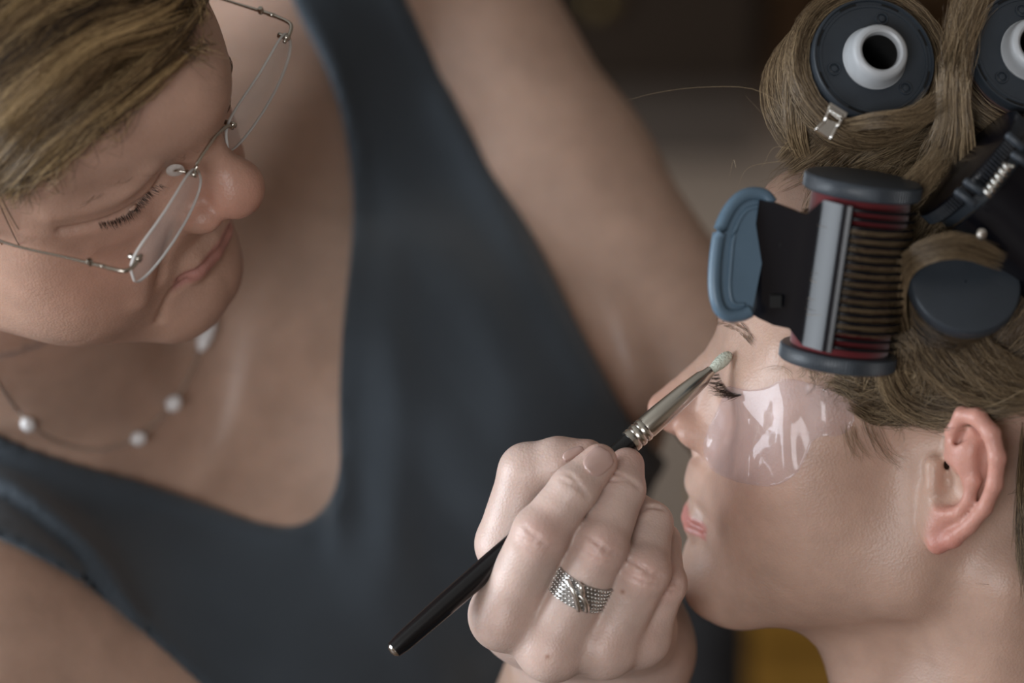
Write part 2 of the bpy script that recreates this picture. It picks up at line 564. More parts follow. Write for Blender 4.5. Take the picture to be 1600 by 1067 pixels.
def head_base(v, lz=0.0, nose=1.0, ey=0.0, ez=0.0, crease=True):
    A = v.add
    A(ell((0, -0.9, 5.4), (7.2, 8.9, 7.3)), 1)
    A(ell((0, 3.0, 5.6), (6.2, 6.4, 5.2)), 2.0)
    A(ell((0, 3.3, -0.8), (5.9, 6.0, 6.2)), 2.0)
    A(ell((4.0, 6.0, -0.4), (2.4, 1.9, 2.0)), 2.6, True)
    A(ell((4.9, 5.3, 1.9), (1.3, 1.7, 1.7)), 2.0, True)
    A(ell((0, 6.9, -3.8 + lz*.5), (3.2, 2.9, 3.3)), 1.8)
    A(ell((0, 8.0, -7.2), (2.0, 1.9, 1.7)), 1.8)
    A(cone((4.7, 1.0, -4.6), (1.3, 7.6, -7.3), 1.5, 1.5), 2.0, True)
    A(cone((5.3, 0.0, -0.5), (4.7, 1.0, -4.6), 1.3, 1.5), 1.6, True)
    A(ell((3.4, 5.0, -3.6), (2.9, 3.3, 3.4)), 2.6, True)
    A(cone((0, 2.0, -5.0), (0, 6.6, -6.6), 3.6, 2.0), 1.5)
    # brow, nose
    A(cone((0.9, 8.7, 3.8), (4.5, 7.0, 3.7), 0.95, 0.85), 1.4, True)
    v.cut(ell((3.3, 10.0 + ey, 1.9), (1.5, 1.2, 0.8)), 1.4, True)
    A(cone((0, 8.9, 3.2), (0, 10.6, 0.4), 0.75, 0.72), 1.0)
    A(cone((0.7, 8.8, 2.0), (1.0, 9.4, -1.2), 0.7, 0.8), 1.0, True)
    A(ell((0, 11.2, -0.6), (0.98*nose, 0.98, 0.9*nose)), 0.8)
    A(ell((1.15*nose, 10.2, -1.2), (0.62, 0.85, 0.62)), 0.45, True)
    A(cone((0, 11.1, -1.1), (0, 10.0, -1.9), 0.42, 0.4), 0.5)
    v.cut(ell((0.62*nose, 10.75, -1.85), (0.3, 0.55, 0.42)), 0.3, True)
    # eyes closed: lids over the ball, lash line, crease
    e = ey; q = ez
    A(ell((3.15, 7.35 + e, 1.55 + .5*q), (1.7, 1.32, 1.4)), 1.2, True)
    v.chain([(1.75, 7.85+e, 1.35+q), (2.4, 8.42+e, 1.0+q), (3.2, 8.6+e, 0.85+q), (4.0, 8.25+e, 0.95+q), (4.65, 7.5+e, 1.25+q)], [.05, .08, .09, .08, .05], 0.16, True, 'cut')
    if not crease: A(ell((1.75, 8.15 + e, 2.3), (1.1, 0.95, 1.5)), 1.2, True)
    if crease: v.chain([(1.8, 7.95+e, 2.0+.6*q), (2.5, 8.4+e, 2.3+.6*q), (3.3, 8.45+e, 2.4+.6*q), (4.1, 8.05+e, 2.25+.6*q), (4.7, 7.35+e, 1.9+.6*q)], [.03, .05, .05, .05, .03], 0.3, True, 'cut')
    # mouth
    z = lz
    v.chain([(2.35, 8.5, -4.55+z), (1.2, 9.55, -4.25+z), (0.0, 9.85, -4.2+z)], [.22, .40, .42], 0.45, True)
    v.chain([(2.2, 8.5, -4.7+z), (1.1, 9.45, -4.95+z), (0.0, 9.65, -5.0+z)], [.22, .42, .46], 0.45, True)
    v.chain([(2.65, 8.7, -4.62+z), (1.3, 9.95, -4.58+z), (0.0, 10.35, -4.62+z)], [.07, .07, .07], 0.22, True, 'cut')
    A(ell((2.75, 8.1, -4.7+z), (0.5, 0.5, 0.6)), 0.6, True)


def add_ear(v, side, U, k=1.0):
    """the outer ear.  U maps ear points (u back, v up, w out; cm) into head-local coordinates"""
    def L(u, w_, w): return U(u, w_, w)
    # root, plate
    v.add(cone(L(0.7, 1.6, -0.4), L(0.6, -1.5, -0.5), 0.75, 0.7), 0.5)
    v.add(cone(L(1.3, 1.3, 0.25), L(1.0, -0.9, 0.2), 1.15, 0.8), 0.35)
    v.add(cone(L(0.55, -1.4, 0.2), L(0.25, -2.35, 0.25), 0.7, 0.55), 0.5)
    # bowl and hollows
    R = None
    v.cut(ell(L(0.5, -0.25, 1.0), (1.05, 0.8, 0.95)), 0.25)
    v.cut(ell(L(0.95, -0.55, 0.85), (0.6, 0.6, 0.55)), 0.3)
    v.cut(cone(L(0.95, 1.9, 0.95), L(0.85, 1.15, 0.75), 0.3, 0.2), 0.25)
    v.cut(cone(L(0.1, 0.35, 0.7), L(0.0, 0.3, -1.6), 0.26, 0.2), 0.2)
    v.cut(cone(L(2.05, 1.6, 1.15), L(1.9, -0.6, 1.0), 0.28, 0.22), 0.3)
    # rim, inner ridge, tragus
    rim = [(0.75, 0.35, 0.35), (0.45, 0.95, 0.55), (0.42, 1.9, 0.7), (0.8, 2.65, 0.85), (1.5, 2.75, 1.05), (2.2, 2.3, 1.2), (2.6, 1.45, 1.25), (2.62, 0.4, 1.15), (2.3, -0.65, 0.95), (1.75, -1.5, 0.75), (1.1, -2.2, 0.6), (0.45, -2.6, 0.45), (0.0, -2.35, 0.2)]
    rr = [.16, .22, .28, .33, .36, .36, .35, .33, .31, .32, .38, .42, .35]
    v.chain([L(*p) for p in rim], rr, 0.16)
    v.chain([L(*p) for p in [(1.0, 1.3, .6), (1.5, 1.05, .95), (1.72, 0.3, 1.0), (1.6, -0.5, .9), (1.2, -1.15, .75), (0.7, -1.3, .65)]], [.2, .24, .25, .24, .24, .2], 0.22)
    v.add(cone(L(1.0, 1.35, .6), L(1.25, 2.0, .65), 0.2, 0.18), 0.25)
    v.add(cone(L(-0.28, 0.25, 0.2), L(-0.15, -0.45, 0.3), 0.38, 0.32), 0.35)
    v.add(cone(L(-0.1, -0.95, -0.1), L(0.05, -1.9, 0.0), 0.5, 0.55), 0.5)


# ---- the sitter: face in profile to the left, seen from her left and a little from above
SIT = Pose([[0.0779, -0.9896, 0.1208], [0.2399, 0.1362, 0.9612], [-0.9677, -0.0459, 0.248]], 1478.4, 679.3, 170.0)
PROFILE = np.array([(7.0, 12.3), (7.75, 11.33), (8.65, 9.91), (9.0, 9.03), (9.65, 7.15), (10.0, 5.17), (10.05, 4.34), (9.99, 3.82), (9.98, 3.33), (10.08, 2.87),
    (10.38, 2.22), (10.86, 1.53), (11.4, .9), (11.92, .36), (12.25, -.02), (12.39, -.34), (12.36, -.72), (12.11, -1.13), (11.7, -1.43), (11.2, -1.63),
    (10.77, -1.85), (10.53, -2.06), (10.41, -2.37), (10.4, -2.65), (10.47, -3.37), (10.43, -3.75), (10.25, -4.11), (10.18, -4.27), (10.33, -4.59),
    (10.42, -4.93), (10.36, -5.2), (10.12, -5.64), (9.97, -5.97), (10.08, -6.4), (10.14, -6.96), (10.1, -7.56), (9.74, -8.53), (9.3, -8.9)])


def ear_map_sitter(u, w_, w):
    th = math.radians(24)
    # left ear: outward is -x
    return np.array([-7.0 - u*math.sin(th) - w*math.cos(th) + 0.45, -u*math.cos(th)*1.03 + w*math.sin(th) + 0.38, w_*1.05 + 0.15])


def build_sitter():
    v = Vol((-9.6, -10.6, -17.0), (8.6, 13.2, 13.6), 0.112)
    head_base(v, lz=-0.30, nose=0.92, ey=0.35, ez=0.6, crease=False)
    # neck down to the collar, throat
    v.add(cone((0, -2.6, -2.0), (0, -6.4, -16.5), 5.2, 6.0), 2.2)
    v.add(cone((0, 1.6, -7.2), (0, -2.0, -17.0), 2.9, 3.2), 2.4)
    v.add(cone((-5.0, -3.0, -4.5), (-1.6, -1.5, -17.0), 1.4, 1.6), 2.0)
    v.add(cone((5.0, -3.0, -4.5), (1.6, -1.5, -17.0), 1.4, 1.6), 2.0)
    add_ear(v, -1, ear_map_sitter)
    def mir(u, w_, w):
        p = ear_map_sitter(u, w_, w); p[0] = -p[0]; return p
    add_ear(v, 1, mir)
    V, F = v.mesh()
    # bring the mid-line profile to the measured one
    zz = PROFILE[::-1, 1]; yy = PROFILE[::-1, 0]
    zs = np.linspace(-8.9, 12.3, 213)
    near = (np.abs(V[:, 0]) < 0.25) & (V[:, 1] > 4)
    cur = np.array([V[near & (np.abs(V[:, 2] - z) < 0.12), 1].max() if (near & (np.abs(V[:, 2] - z) < 0.12)).any() else np.nan for z in zs])
    sh = np.interp(zs, zz, yy) - cur
    sh = np.where(np.isnan(sh), 0, sh)
    ker = np.ones(3) / 3
    sh = np.convolve(np.pad(sh, 1, 'edge'), ker, 'valid')
    print('profile shift min/max', sh.min(), sh.max())
    shift = np.interp(V[:, 2], zs, sh, left=0, right=0)
    wid = np.interp(V[:, 2], [-9, -6, -2.2, -1.6, 2.0, 4.0, 12], [2.6, 2.8, 2.0, 1.3, 1.3, 3.5, 5.0])
    w = np.exp(-(V[:, 0] / wid) ** 2) * smoothstep(5.0, 8.0, V[:, 1])
    V[:, 1] += shift * w
    # the neck turns downward past the collar
    c = np.tile(SKIN, (len(V), 1))
    ax = np.abs(V[:, 0])
    S = np.stack([ax, V[:, 1], V[:, 2]], 1)
    c = blend(c, 0.55 * gauss(S, (0, 11.6, -0.8), (2.2, 2.0, 1.6)), (0.56, 0.27, 0.20))
    c = blend(c, 0.35 * gauss(S, (4.2, 7.5, -1.5), (2.5, 2.5, 2.5)), (0.52, 0.26, 0.20))
    lip = smoothstep(0, .12, V[:, 2] + 5.42 - 0.05*ax) * smoothstep(0, .12, -4.33 - V[:, 2] - 0.10*ax) * smoothstep(2.7, 2.3, ax) * smoothstep(8.2, 8.8, V[:, 1])
    c = blend(c, 0.8 * lip, (0.47, 0.17, 0.15))
    ear = smoothstep(7.05, 7.5, ax) * smoothstep(1.2, .6, V[:, 1]) * smoothstep(-3.6, -2.8, V[:, 2])
    c = blend(c, 0.6 * ear, (0.54, 0.22, 0.175))
    c = blend(c, 0.5 * gauss(S, (7.6, -2.4, 1.2), (1.0, .6, 1.4)), (0.50, 0.16, 0.13))
    c = blend(c, 0.5 * gauss(S, (7.2, -.4, -2.5), (1.0, .9, .7)), (0.52, 0.15, 0.13))
    return V, F, c


sit_root = empty('person', world_of(SIT.cam((0, -9, -46))), 'woman in profile with closed eyes and hair curlers, being made up', 'person')
SV, SF, SC = build_sitter()
SV, SF, _u2 = prune(SV, SF, SV[:, 2] > -16.5); SC = SC[_u2]


def sitter_torso(v):
    v.add(cone((0, -2.6, -2.0), (0, -6.4, -16.5), 5.2, 6.0), 1)
    v.add(cone((0, 1.6, -7.2), (0, -2.0, -17.0), 2.9, 3.2), 2.4)
    v.add(cone((-5.0, -3.0, -4.5), (-1.6, -1.5, -17.0), 1.4, 1.6), 2.0)
    v.add(cone((5.0, -3.0, -4.5), (1.6, -1.5, -17.0), 1.4, 1.6), 2.0)
    v.add(cone((0, -7.5, -19.5), (13.5, -8.5, -23.0), 5.0, 4.8), 4, True)
    v.add(ell((0, -7.0, -30), (16, 9.5, 14)), 4)
    v.add(cone((15.5, -8.5, -24.0), (18.5, -7.5, -46), 4.8, 4.0), 2.5, True)
    v.add(ell((0, -8.0, -44), (14.5, 9.0, 12)), 4)


vt = Vol((-25, -20, -46), (25, 6, -14), 0.5)
sitter_torso(vt)
TV2, TF2 = vt.mesh()
TV2, TF2, _ = prune(TV2, TF2, (TV2[:, 2] < -15.0))
sitter = mesh_obj('body', SIT.world(np.concatenate([SV, TV2])), np.concatenate([SF, TF2 + len(SV)]), M_SKIN, sit_root, True, np.concatenate([SC, np.tile(SKIN, (len(TV2), 1))]))
vt.f = vt.f - 0.5
Zt = vt.ax[2][None, None, :]; Yt = vt.ax[1][None, :, None]
vt.f = smax(vt.f, (Zt + 20.5 - .12*(Yt + 7.0)) + 0*vt.f, 0.3)
GV, GF = vt.mesh()
mesh_obj('dark_top', SIT.world(GV), GF, noisy(mat('black_cotton', (0.02, 0.02, 0.022), 0.95, spec=0.15), 30, .3), sit_root)
SIT_BVH = BVHTree.FromPolygons([tuple(p) for p in SV], [tuple(map(int, f)) for f in SF])

# ------------------------------------------------------------------ the make-up artist, bending over from the left
ART = Pose([[-0.4401, 0.8840, -0.1590], [-0.7007, -0.2270, 0.6764], [0.5618, 0.4091, 0.7191]], -21.2, 184.4, 170.0, 1.0)
_u, _s, _v = np.linalg.svd(ART.R); ART.R = _u @ _v
SKIN_A = np.array([0.44, 0.272, 0.203])
NECK = (C(-75, 250, 174), C(95, 600, 191), 5.7, 6.4)
LT = np.array([0.59, 0.81, 0.0]); DT = np.array([0.81, -0.59, 0.0])
R_T = np.stack([LT, DT, [0, 0, 1.0]])
# the body leans: lateral axis dips toward the viewer at the lower left


def torso(v, k=3.0):
    v.add(ell(C(330, 560, 200), (15.5, 17, 11.5), R_T), k)
    v.add(ell(C(640, 800, 199), (16.0, 9.5, 12.5), R_T), 4)
    v.add(ell(C(740, 1300, 203), (12, 15, 11.5), R_T), 4)
    v.add(ell(C(690, 640, 191.5), (7.5, 8.0, 6.5), R_T), 5)
    v.add(ell(C(400, 1040, 189.5), (7.5, 8.0, 6.5), R_T), 5)
    v.add(cone(C(110, 600, 194), C(520, 10, 197), 6.0, 5.6), 4)
    v.add(cone(C(110, 600, 194), C(-40, 900, 188), 6.0, 6.2), 4)
    v.add(cone(C(20, 980, 186), C(420, 1150, 192), 5.5, 6.5), 4)
    v.add(cone(C(560, 30, 198), C(865, 580, 196), 4.5, 4.6), 4)


def neck(v, k=3.0):
    v.add(cone(*NECK), k)


def arms(v, k=2.0):
    v.add(cone(C(-40, 1015, 182), C(830, 1440, 196), 6.2, 4.9), k)                     # right upper arm
    v.add(cone(C(830, 1440, 196), C(950, 1010, 178), 5.6, 3.8), k)                     # right forearm
    v.add(cone(C(600, -90, 198), C(640, -110, 198), 5.4, 5.2), k)
    v.add(cone(C(640, -130, 198), C(880, 275, 195), 4.4, 3.9), k)                      # left upper arm
    v.add(cone(C(880, 275, 195), C(1160, 625, 189), 4.1, 3.1), k)                      # left forearm
    v.add(cone(C(1160, 625, 189), C(1250, 690, 184), 2.9, 2.6), 1.5)                   # left hand, behind the sitter's head
    for i in range(4):
        v.chain([C(1240 + 14*i, 690 - 22*i, 184 - .3*i), C(1320 + 10*i, 690 - 26*i, 182), C(1370 + 8*i, 660 - 26*i, 181)], [1.0, .85, .7], .3)
    v.chain([C(1200, 660, 186), C(1215, 600, 184), C(1255, 570, 182)], [1.1, .95, .75], .4)


def build_artist_body():
    lo = np.array([-36.0, -40.0, -216.0]); hi = np.array([26.0, 26.0, -166.0])
    v = Vol(lo, hi, 0.38)
    torso(v)
    neck(v)
    # collar bones, hollow of the throat
    v.chain([C(165, 655, 186.5), C(60, 760, 184.5), C(-60, 880, 181)], [1.0, .9, 1.0], 1.6)
    v.chain([C(195, 610, 187.5), C(330, 430, 189.5), C(470, 160, 192)], [1.0, .9, 1.0], 1.6)
    arms(v)
    return v


bodyvol = build_artist_body()
BV, BF = bodyvol.mesh()
loc = ART.local(BV)
CUTZ = -11.4
BV, BF, _ = prune(BV, BF, ~((loc[:, 2] > CUTZ + 0.35) & (np.linalg.norm(loc[:, :2], axis=1) < 16)) | (BV[:, 0] > -10))


def build_artist_head():
    v = Vol((-8.8, -10.6, -13.5), (8.8, 13.2, 13.6), 0.125)
    head_base(v, lz=0.05, nose=1.28, ey=0.15, ez=-0.3)
    v.add(ell((0, 4.3, 4.8), (6.3, 6.3, 4.6)), 1.5)
    a, b = ART.local(NECK[0]), ART.local(NECK[1])
    v.add(cone(a, b, NECK[2], NECK[3]), 2.0)
    def er(u, w_, w):
        p = ear_map_sitter(u, w_, w); p[0] = -p[0]; return p
    add_ear(v, 1, er); add_ear(v, -1, ear_map_sitter)
    # fuller lower face: folds beside nose and mouth
    v.add(ell((3.6, 6.4, -3.4), (2.0, 2.2, 2.2)), 1.5, True)
    v.chain([(1.9, 9.0, -1.6), (2.7, 8.7, -3.2), (3.1, 8.0, -4.6)], [.12, .16, .1], .6, True, 'cut')
    v.chain([(2.9, 8.2, -5.0), (2.8, 7.9, -6.2)], [.12, .08], .5, True, 'cut')
    V, F = v.mesh()
    V, F, _ = prune(V, F, V[:, 2] > CUTZ - 0.35)
    fw = np.exp(-(V[:, 0]/3.0)**2) * smoothstep(-3.6, -1.6, V[:, 2]) * smoothstep(5.5, 8.5, V[:, 1]) * smoothstep(9, 5, V[:, 2])
    V[:, 1] += 0.85 * fw + .95*np.exp(-(V[:, 0]/6.0)**2) * np.exp(-((V[:, 2]-4.3)/2.6)**2) * smoothstep(5, 8, V[:, 1])
    c = np.tile(SKIN_A, (len(V), 1))
    ax = np.abs(V[:, 0])
    S = np.stack([ax, V[:, 1], V[:, 2]], 1)
    c = blend(c, 0.6 * gauss(S, (0, 11.6, -0.8), (2.0, 2.0, 1.6)), (0.52, 0.22, 0.16))
    c = blend(c, 0.4 * gauss(S, (4.4, 7.5, -1.5), (2.5, 2.5, 2.5)), (0.48, 0.22, 0.155))
    z = V[:, 2]
    lip = smoothstep(0, .15, z + 5.25) * smoothstep(0, .15, -3.98 - z - 0.12*ax) * smoothstep(2.6, 2.2, ax) * smoothstep(7.8, 8.4, V[:, 1])
    c = blend(c, 0.65 * lip, (0.40, 0.16, 0.145))
    return V, F, c


AV, AF, AC = build_artist_head()


def crease_lines(V, F):
    """press the lid fold, the laugh line and the mouth-corner line into the skin, raise the lid above"""
    bv = BVHTree.FromPolygons([tuple(p) for p in ART.cam(V)], [tuple(map(int, f)) for f in F])
    fn = np.cross(V[F[:, 1]] - V[F[:, 0]], V[F[:, 3]] - V[F[:, 0]]); N = np.zeros_like(V)
    for i in range(4): np.add.at(N, F[:, i], fn)
    N /= np.linalg.norm(N, axis=1, keepdims=True) + 1e-12
    M = np.stack([np.abs(V[:, 0]), V[:, 1], V[:, 2]], 1)
    def line(px):
        q = []
        for a, b in resample(px, 40):
            p, n, i, t = bv.ray_cast(Vector((0, 0, 0)), Vector(C(a, b, 1)).normalized())
            if p is not None: q.append(ART.local(np.array(p)))
        q = np.array(q); q[:, 0] = np.abs(q[:, 0]); return q
    def dist(L): 
        d = np.full(len(M), 99.0)
        for a in L: d = np.minimum(d, np.linalg.norm(M - a, axis=1))
        return d
    disp = np.zeros(len(V))
    for px, dep, wid in (([(95, 362), (130, 356), (170, 345), (205, 327), (238, 302), (260, 268)], .26, .20),
                         ([(286, 338), (268, 368), (256, 405), (250, 435)], .20, .30),
                         ([(290, 440), (268, 458), (255, 482), (250, 500)], .18, .22)):
        disp -= dep * np.exp(-(dist(line(px))/wid)**2)
    disp += .26 * np.exp(-(dist(line([(80, 335), (130, 325), (175, 310), (210, 288), (235, 262)]))/.55)**2)
    disp += .12 * np.exp(-(dist(line([(150, 385), (190, 372), (225, 350)]))/.45)**2)
    disp += .18 * np.exp(-(dist(line([(235, 385), (225, 430), (220, 470)]))/.6)**2)
    return V + N * disp[:, None]


AV = crease_lines(AV, AF)
art_root = empty('person', world_of(C(500, 1150, 200)), 'woman in rimless glasses and dark grey tank top holding the brush', 'person')
ART_BVH = BVHTree.FromPolygons([tuple(p) for p in AV], [tuple(map(int, f)) for f in AF])

# ---- her right hand: measured joints (picture position, distance), fingers closed on the brush
BR_A = C(1143, 551, 166.6)        # bristle tip on the eyelid
BR_B = C(611, 1019, 163.4)        # end of the handle
BR_D = (BR_B - BR_A) / np.linalg.norm(BR_B - BR_A)


def H(px, py, z):
    return C(px, py, 164.4 - z)


FINGERS = {
    'index': ([H(788, 958, -0.6), H(846, 832, 1.3), H(897, 764, 1.35), H(936, 722, 0.85)], [1.22, 1.10, 0.95, 0.74]),
    'middle': ([H(862, 1005, -0.6), H(938, 852, 0.9), H(972, 765, 0.1), H(979, 727, -0.55)], [1.25, 1.08, 0.92, 0.72]),
    'ring': ([H(945, 1002, -1.0), H(1004, 892, 0.15), H(1016, 818, -1.0), H(985, 790, -2.3)], [1.2, 1.08, 0.9, 0.7]),
    'little': ([H(1002, 990, -1.9), H(1036, 912, -1.3), H(1034, 846, -2.4), H(1000, 815, -3.2)], [1.02, 0.90, 0.75, 0.6]),
}
THUMB = ([H(850, 960, -5.0), H(795, 850, -2.2), H(824, 737, -1.5), H(872, 724, -1.2), H(917, 716, -1.0)], [1.6, 1.35, 1.12, 1.02, 0.78])
WRIST = H(938, 1008, -10.0)


def build_hand():
    v = Vol(H(725, 1150, -17), H(1140, 672, 4), 0.075)
    for n, (p, r) in FINGERS.items():
        v.chain(p[:2], r[:2], 0.3)
    # back of the hand and palm: metacarpals run away from the viewer to the wrist
    wr = {'index': (-2.1, .3), 'middle': (-.7, .5), 'ring': (.8, .3), 'little': (2.0, -.3)}
    for n, (p, r) in FINGERS.items():
        b = WRIST + np.array([wr[n][0], wr[n][1], 0.5])
        v.add(cone(p[0] + np.array([0, -.1, -0.1]), b, r[0] * 1.02, 1.35), 0.9)
    v.add(ell(H(900, 965, -4.6), (4.0, 2.2, 3.6)), 1.2)
    v.add(cone(THUMB[0][0], WRIST + np.array([-1.2, 0.2, 1.5]), 1.7, 1.8), 1.2)
    v.chain(THUMB[0][:2], THUMB[1][:2], 1.0)
    for n, (p, r) in FINGERS.items():
        d = Vol.__new__(Vol); d.ax, d.h = v.ax, v.h; d.f = np.full(v.f.shape, 9.0, np.float32)
        d.chain(p, r, 0.22)
        q = 0.5 * (p[0] + p[1]) * 0.35 + p[1] * 0.65
        v.f = smin(v.f, d.f, 0.16)
    d = Vol.__new__(Vol); d.ax, d.h = v.ax, v.h; d.f = np.full(v.f.shape, 9.0, np.float32)
    d.chain(THUMB[0][1:], THUMB[1][1:], 0.35)
    v.f = smin(v.f, d.f, 0.2)
    # knuckle pads on the backs of the proximal joints
    up = np.array([0, 0, 1.0])
    for n, (p, r) in FINGERS.items():
        ax = p[2] - p[0]; ax /= np.linalg.norm(ax)
        nrm = up - ax * (up @ ax); nrm /= np.linalg.norm(nrm)
        v.add(ell(p[1] + nrm * 0.28, r[1] * 0.93), 0.35)
        v.add(ell(p[0] + np.array([0, -.25, .25]), r[0] * 0.95), 0.5)
    # creases across the joints
    for n, (p, r) in FINGERS.items():
        for j, offs in ((1, (-.36, -.1, .2)), (2, (-.05, .16))):
            a0, a1, a2 = p[j-1], p[j], p[j+1]
            t = (a2 - a0); t /= np.linalg.norm(t)
            nrm = up - t * (up @ t); nrm /= np.linalg.norm(nrm)
            s = np.cross(t, nrm)
            for o in offs:
                seg = (a1 - a0) if o < 0 else (a2 - a1)
                cpt = a1 + seg / np.linalg.norm(seg) * abs(o) * (1 if o > 0 else -1)
                rr = r[j] + (0.20 if j == 1 else 0.09)
                pts = [cpt + rr * (math.cos(a) * nrm + math.sin(a) * s) + t * (0.09 * math.cos(3*a + 9*o)) + nrm*(0.10 if j == 1 else 0) for a in np.linspace(-.75, .75, 6)]
                v.chain(pts, [.03, .05, .055, .055, .05, .03], 0.12, mode='cut')
    # wrist into forearm
    v.add(cone(WRIST + np.array([.2, 0, .2]), C(830, 1440, 196), 3.7, 5.6), 1.6)
    V, F = v.mesh()
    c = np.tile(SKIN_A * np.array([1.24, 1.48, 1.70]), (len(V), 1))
    for n, (p, r) in FINGERS.items():
        c = blend(c, 0.35 * gauss(V, p[1] + np.array([0, 0, 1.0]), (.9, .9, .9)), (0.56, 0.27, 0.22))
        c = blend(c, 0.25 * gauss(V, p[0] + np.array([0, 0, 1.0]), (.9, .9, .9)), (0.56, 0.30, 0.23))
        c = blend(c, 0.45 * gauss(V, p[3], (.9, .9, .9)), (0.58, 0.29, 0.23))
    c = blend(c, 0.4 * gauss(V, THUMB[0][4], (1, 1, 1)), (0.58, 0.29, 0.23))
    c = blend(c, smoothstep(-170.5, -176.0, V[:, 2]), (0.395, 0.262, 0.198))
    for m in ((972, 923, 0.2), (855, 1024, 0.2)):
        c = blend(c, 0.9 * gauss(V, H(*m), (.09, .09, 1.5)), (0.25, 0.10, 0.05))
    return V, F, c


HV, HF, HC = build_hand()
keep = (HV[:, 1] > -17.5) & (HV[:, 2] > -181.5)
HV, HF, used = prune(HV, HF, keep); HC = HC[used]
keepb = ~((BV[:, 0] > 0) & (BV[:, 0] < 10.5) & (BV[:, 1] > -16.8) & (BV[:, 2] > -181.0))
BV, BF, _ = prune(BV, BF, keepb)
BC = np.tile(SKIN_A, (len(BV), 1))
fade = smoothstep(2.0, -4.0, ART.local(BV)[:, 2] - CUTZ)
BC = blend(BC, fade, (0.395, 0.262, 0.198))  # darker tan below the neck, partly standing in for light falloff with depth
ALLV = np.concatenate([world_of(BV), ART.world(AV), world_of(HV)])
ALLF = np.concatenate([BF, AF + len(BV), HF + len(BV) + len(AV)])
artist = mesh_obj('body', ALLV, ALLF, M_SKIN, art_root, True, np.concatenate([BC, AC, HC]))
HAND_BVH = BVHTree.FromPolygons([tuple(p) for p in HV], [tuple(map(int, f)) for f in HF])


def poly_sdf(X, Y, P):
    """signed distance to a polygon, negative inside"""
    d = np.full(X.shape, 1e9, np.float32); ins = np.zeros(X.shape, bool)
    n = len(P)
    for i in range(n):
        a, b = P[i], P[(i+1) % n]
        ex, ey = b[0]-a[0], b[1]-a[1]
        wx, wy = X-a[0], Y-a[1]
        t = np.clip((wx*ex + wy*ey)/(ex*ex+ey*ey), 0, 1)
        d = np.minimum(d, (wx-ex*t)**2 + (wy-ey*t)**2)
        c = ((a[1] > Y) != (b[1] > Y)) & (X < ex*(Y-a[1])/(ey if abs(ey) > 1e-9 else 1e-9) + a[0])
        ins ^= c
    d = np.sqrt(d)
    return np.where(ins, -d, d)


NECKLINE = resample([(-160, 600), (0, 682), (110, 722), (220, 752), (330, 790), (410, 818), (470, 820), (512, 786), (530, 730), (530, 620), (536, 500), (548, 390), (550, 300), (536, 190), (508, 105), (465, 20), (420, -90)], 60)
ARMHOLE_L = resample([(600, -90), (640, 10), (720, 170), (790, 290), (850, 400), (920, 540), (1010, 690), (1120, 760), (1400, 900), (1600, 1400)], 40)
ARMHOLE_R = resample([(470, 1400), (390, 1160), (310, 1067), (225, 990), (120, 905), (0, 842), (-160, 770)], 24)
TANK_POLY = np.concatenate([NECKLINE, ARMHOLE_L, [(1600, 1600), (500, 1600)], ARMHOLE_R])


def build_tank():
    v = Vol((-36, -34, -216), (24, 24, -170), 0.33)
    torso(v)
    neck(v)
    v.chain([C(165, 655, 186.5), C(60, 760, 184.5), C(-60, 880, 181)], [1.0, .9, 1.0], 1.6)
    v.chain([C(195, 610, 187.5), C(330, 430, 189.5), C(470, 160, 192)], [1.0, .9, 1.0], 1.6)
    v.add(cone(C(-40, 1015, 182), C(300, 1187, 187.6), 6.2, 5.7), 2.0)
    v.add(cone(C(600, -90, 198), C(640, -110, 198), 5.4, 5.2), 2.0)
    # soft folds in the cloth
    def fold(pts, r, k=2.2, mode='cut'):
        v.chain([C(*p) for p in pts], r, k, mode=mode)
    X, Y, Z = np.meshgrid(*v.ax, indexing='ij')
    px = 800 + X / -Z * F_PX; py = 533.5 - Y / -Z * F_PX
    pd = poly_sdf(px, py, TANK_POLY) * (1/34.0)
    # wrinkles: low-amplitude ridges running from the armholes and the bust
    s = 0.35 * np.sin((0.86*px - 0.5*py) / 34.0 * 1.15 + 0.9*np.sin(py/170.0)) * np.exp(-((px-640 - .35*(py-500))/170.0)**2)
    g = lambda x, y, sx, sy: np.exp(-((px-x)/sx)**2 - ((py-y)/sy)**2)
    s = np.maximum(s, -0.2)
    s = s + 1.2 * np.exp(-((px - 610 - 0.03*(py-600)) / 40.0)**2) * smoothstep(250, 520, py) * smoothstep(980, 830, py)
    s = s + 1.5 * np.exp(-np.maximum(px - 528, 0)/38.0) * smoothstep(180, 420, py) * smoothstep(900, 800, py) * smoothstep(500, 528, px)
    def near_line(pts, w):
        d = np.full(px.shape, 1e9, np.float32)
        L = resample(pts, 14)
        for a, b in zip(L[:-1], L[1:]):
            e = b - a; t = np.clip(((px-a[0])*e[0] + (py-a[1])*e[1])/(e @ e), 0, 1)
            d = np.minimum(d, (px-a[0]-e[0]*t)**2 + (py-a[1]-e[1]*t)**2)
        return np.exp(-d/(w*w))
    s = s + .9*near_line([(-60, 720), (30, 762), (110, 822), (170, 890), (212, 965)], 20) - .5*near_line([(-60, 742), (20, 785), (95, 845), (155, 912), (195, 975)], 9)
    s = s + .6*near_line([(690, 160), (780, 330), (850, 470), (930, 620)], 24) + .5*near_line([(560, 880), (600, 960), (690, 1060)], 40) + .5*near_line([(760, 480), (800, 640), (790, 780)], 45)
    body = v.f - 0.36 - 0.55 * s.astype(np.float32)
    band = 0.10 * smoothstep(-0.9, -0.7, pd) 
    body = body - band.astype(np.float32)
    f = smax(body, -(v.f + 0.7), 0.1)
    v.f = smax(f, pd.astype(np.float32), 0.15)
    return v.mesh()


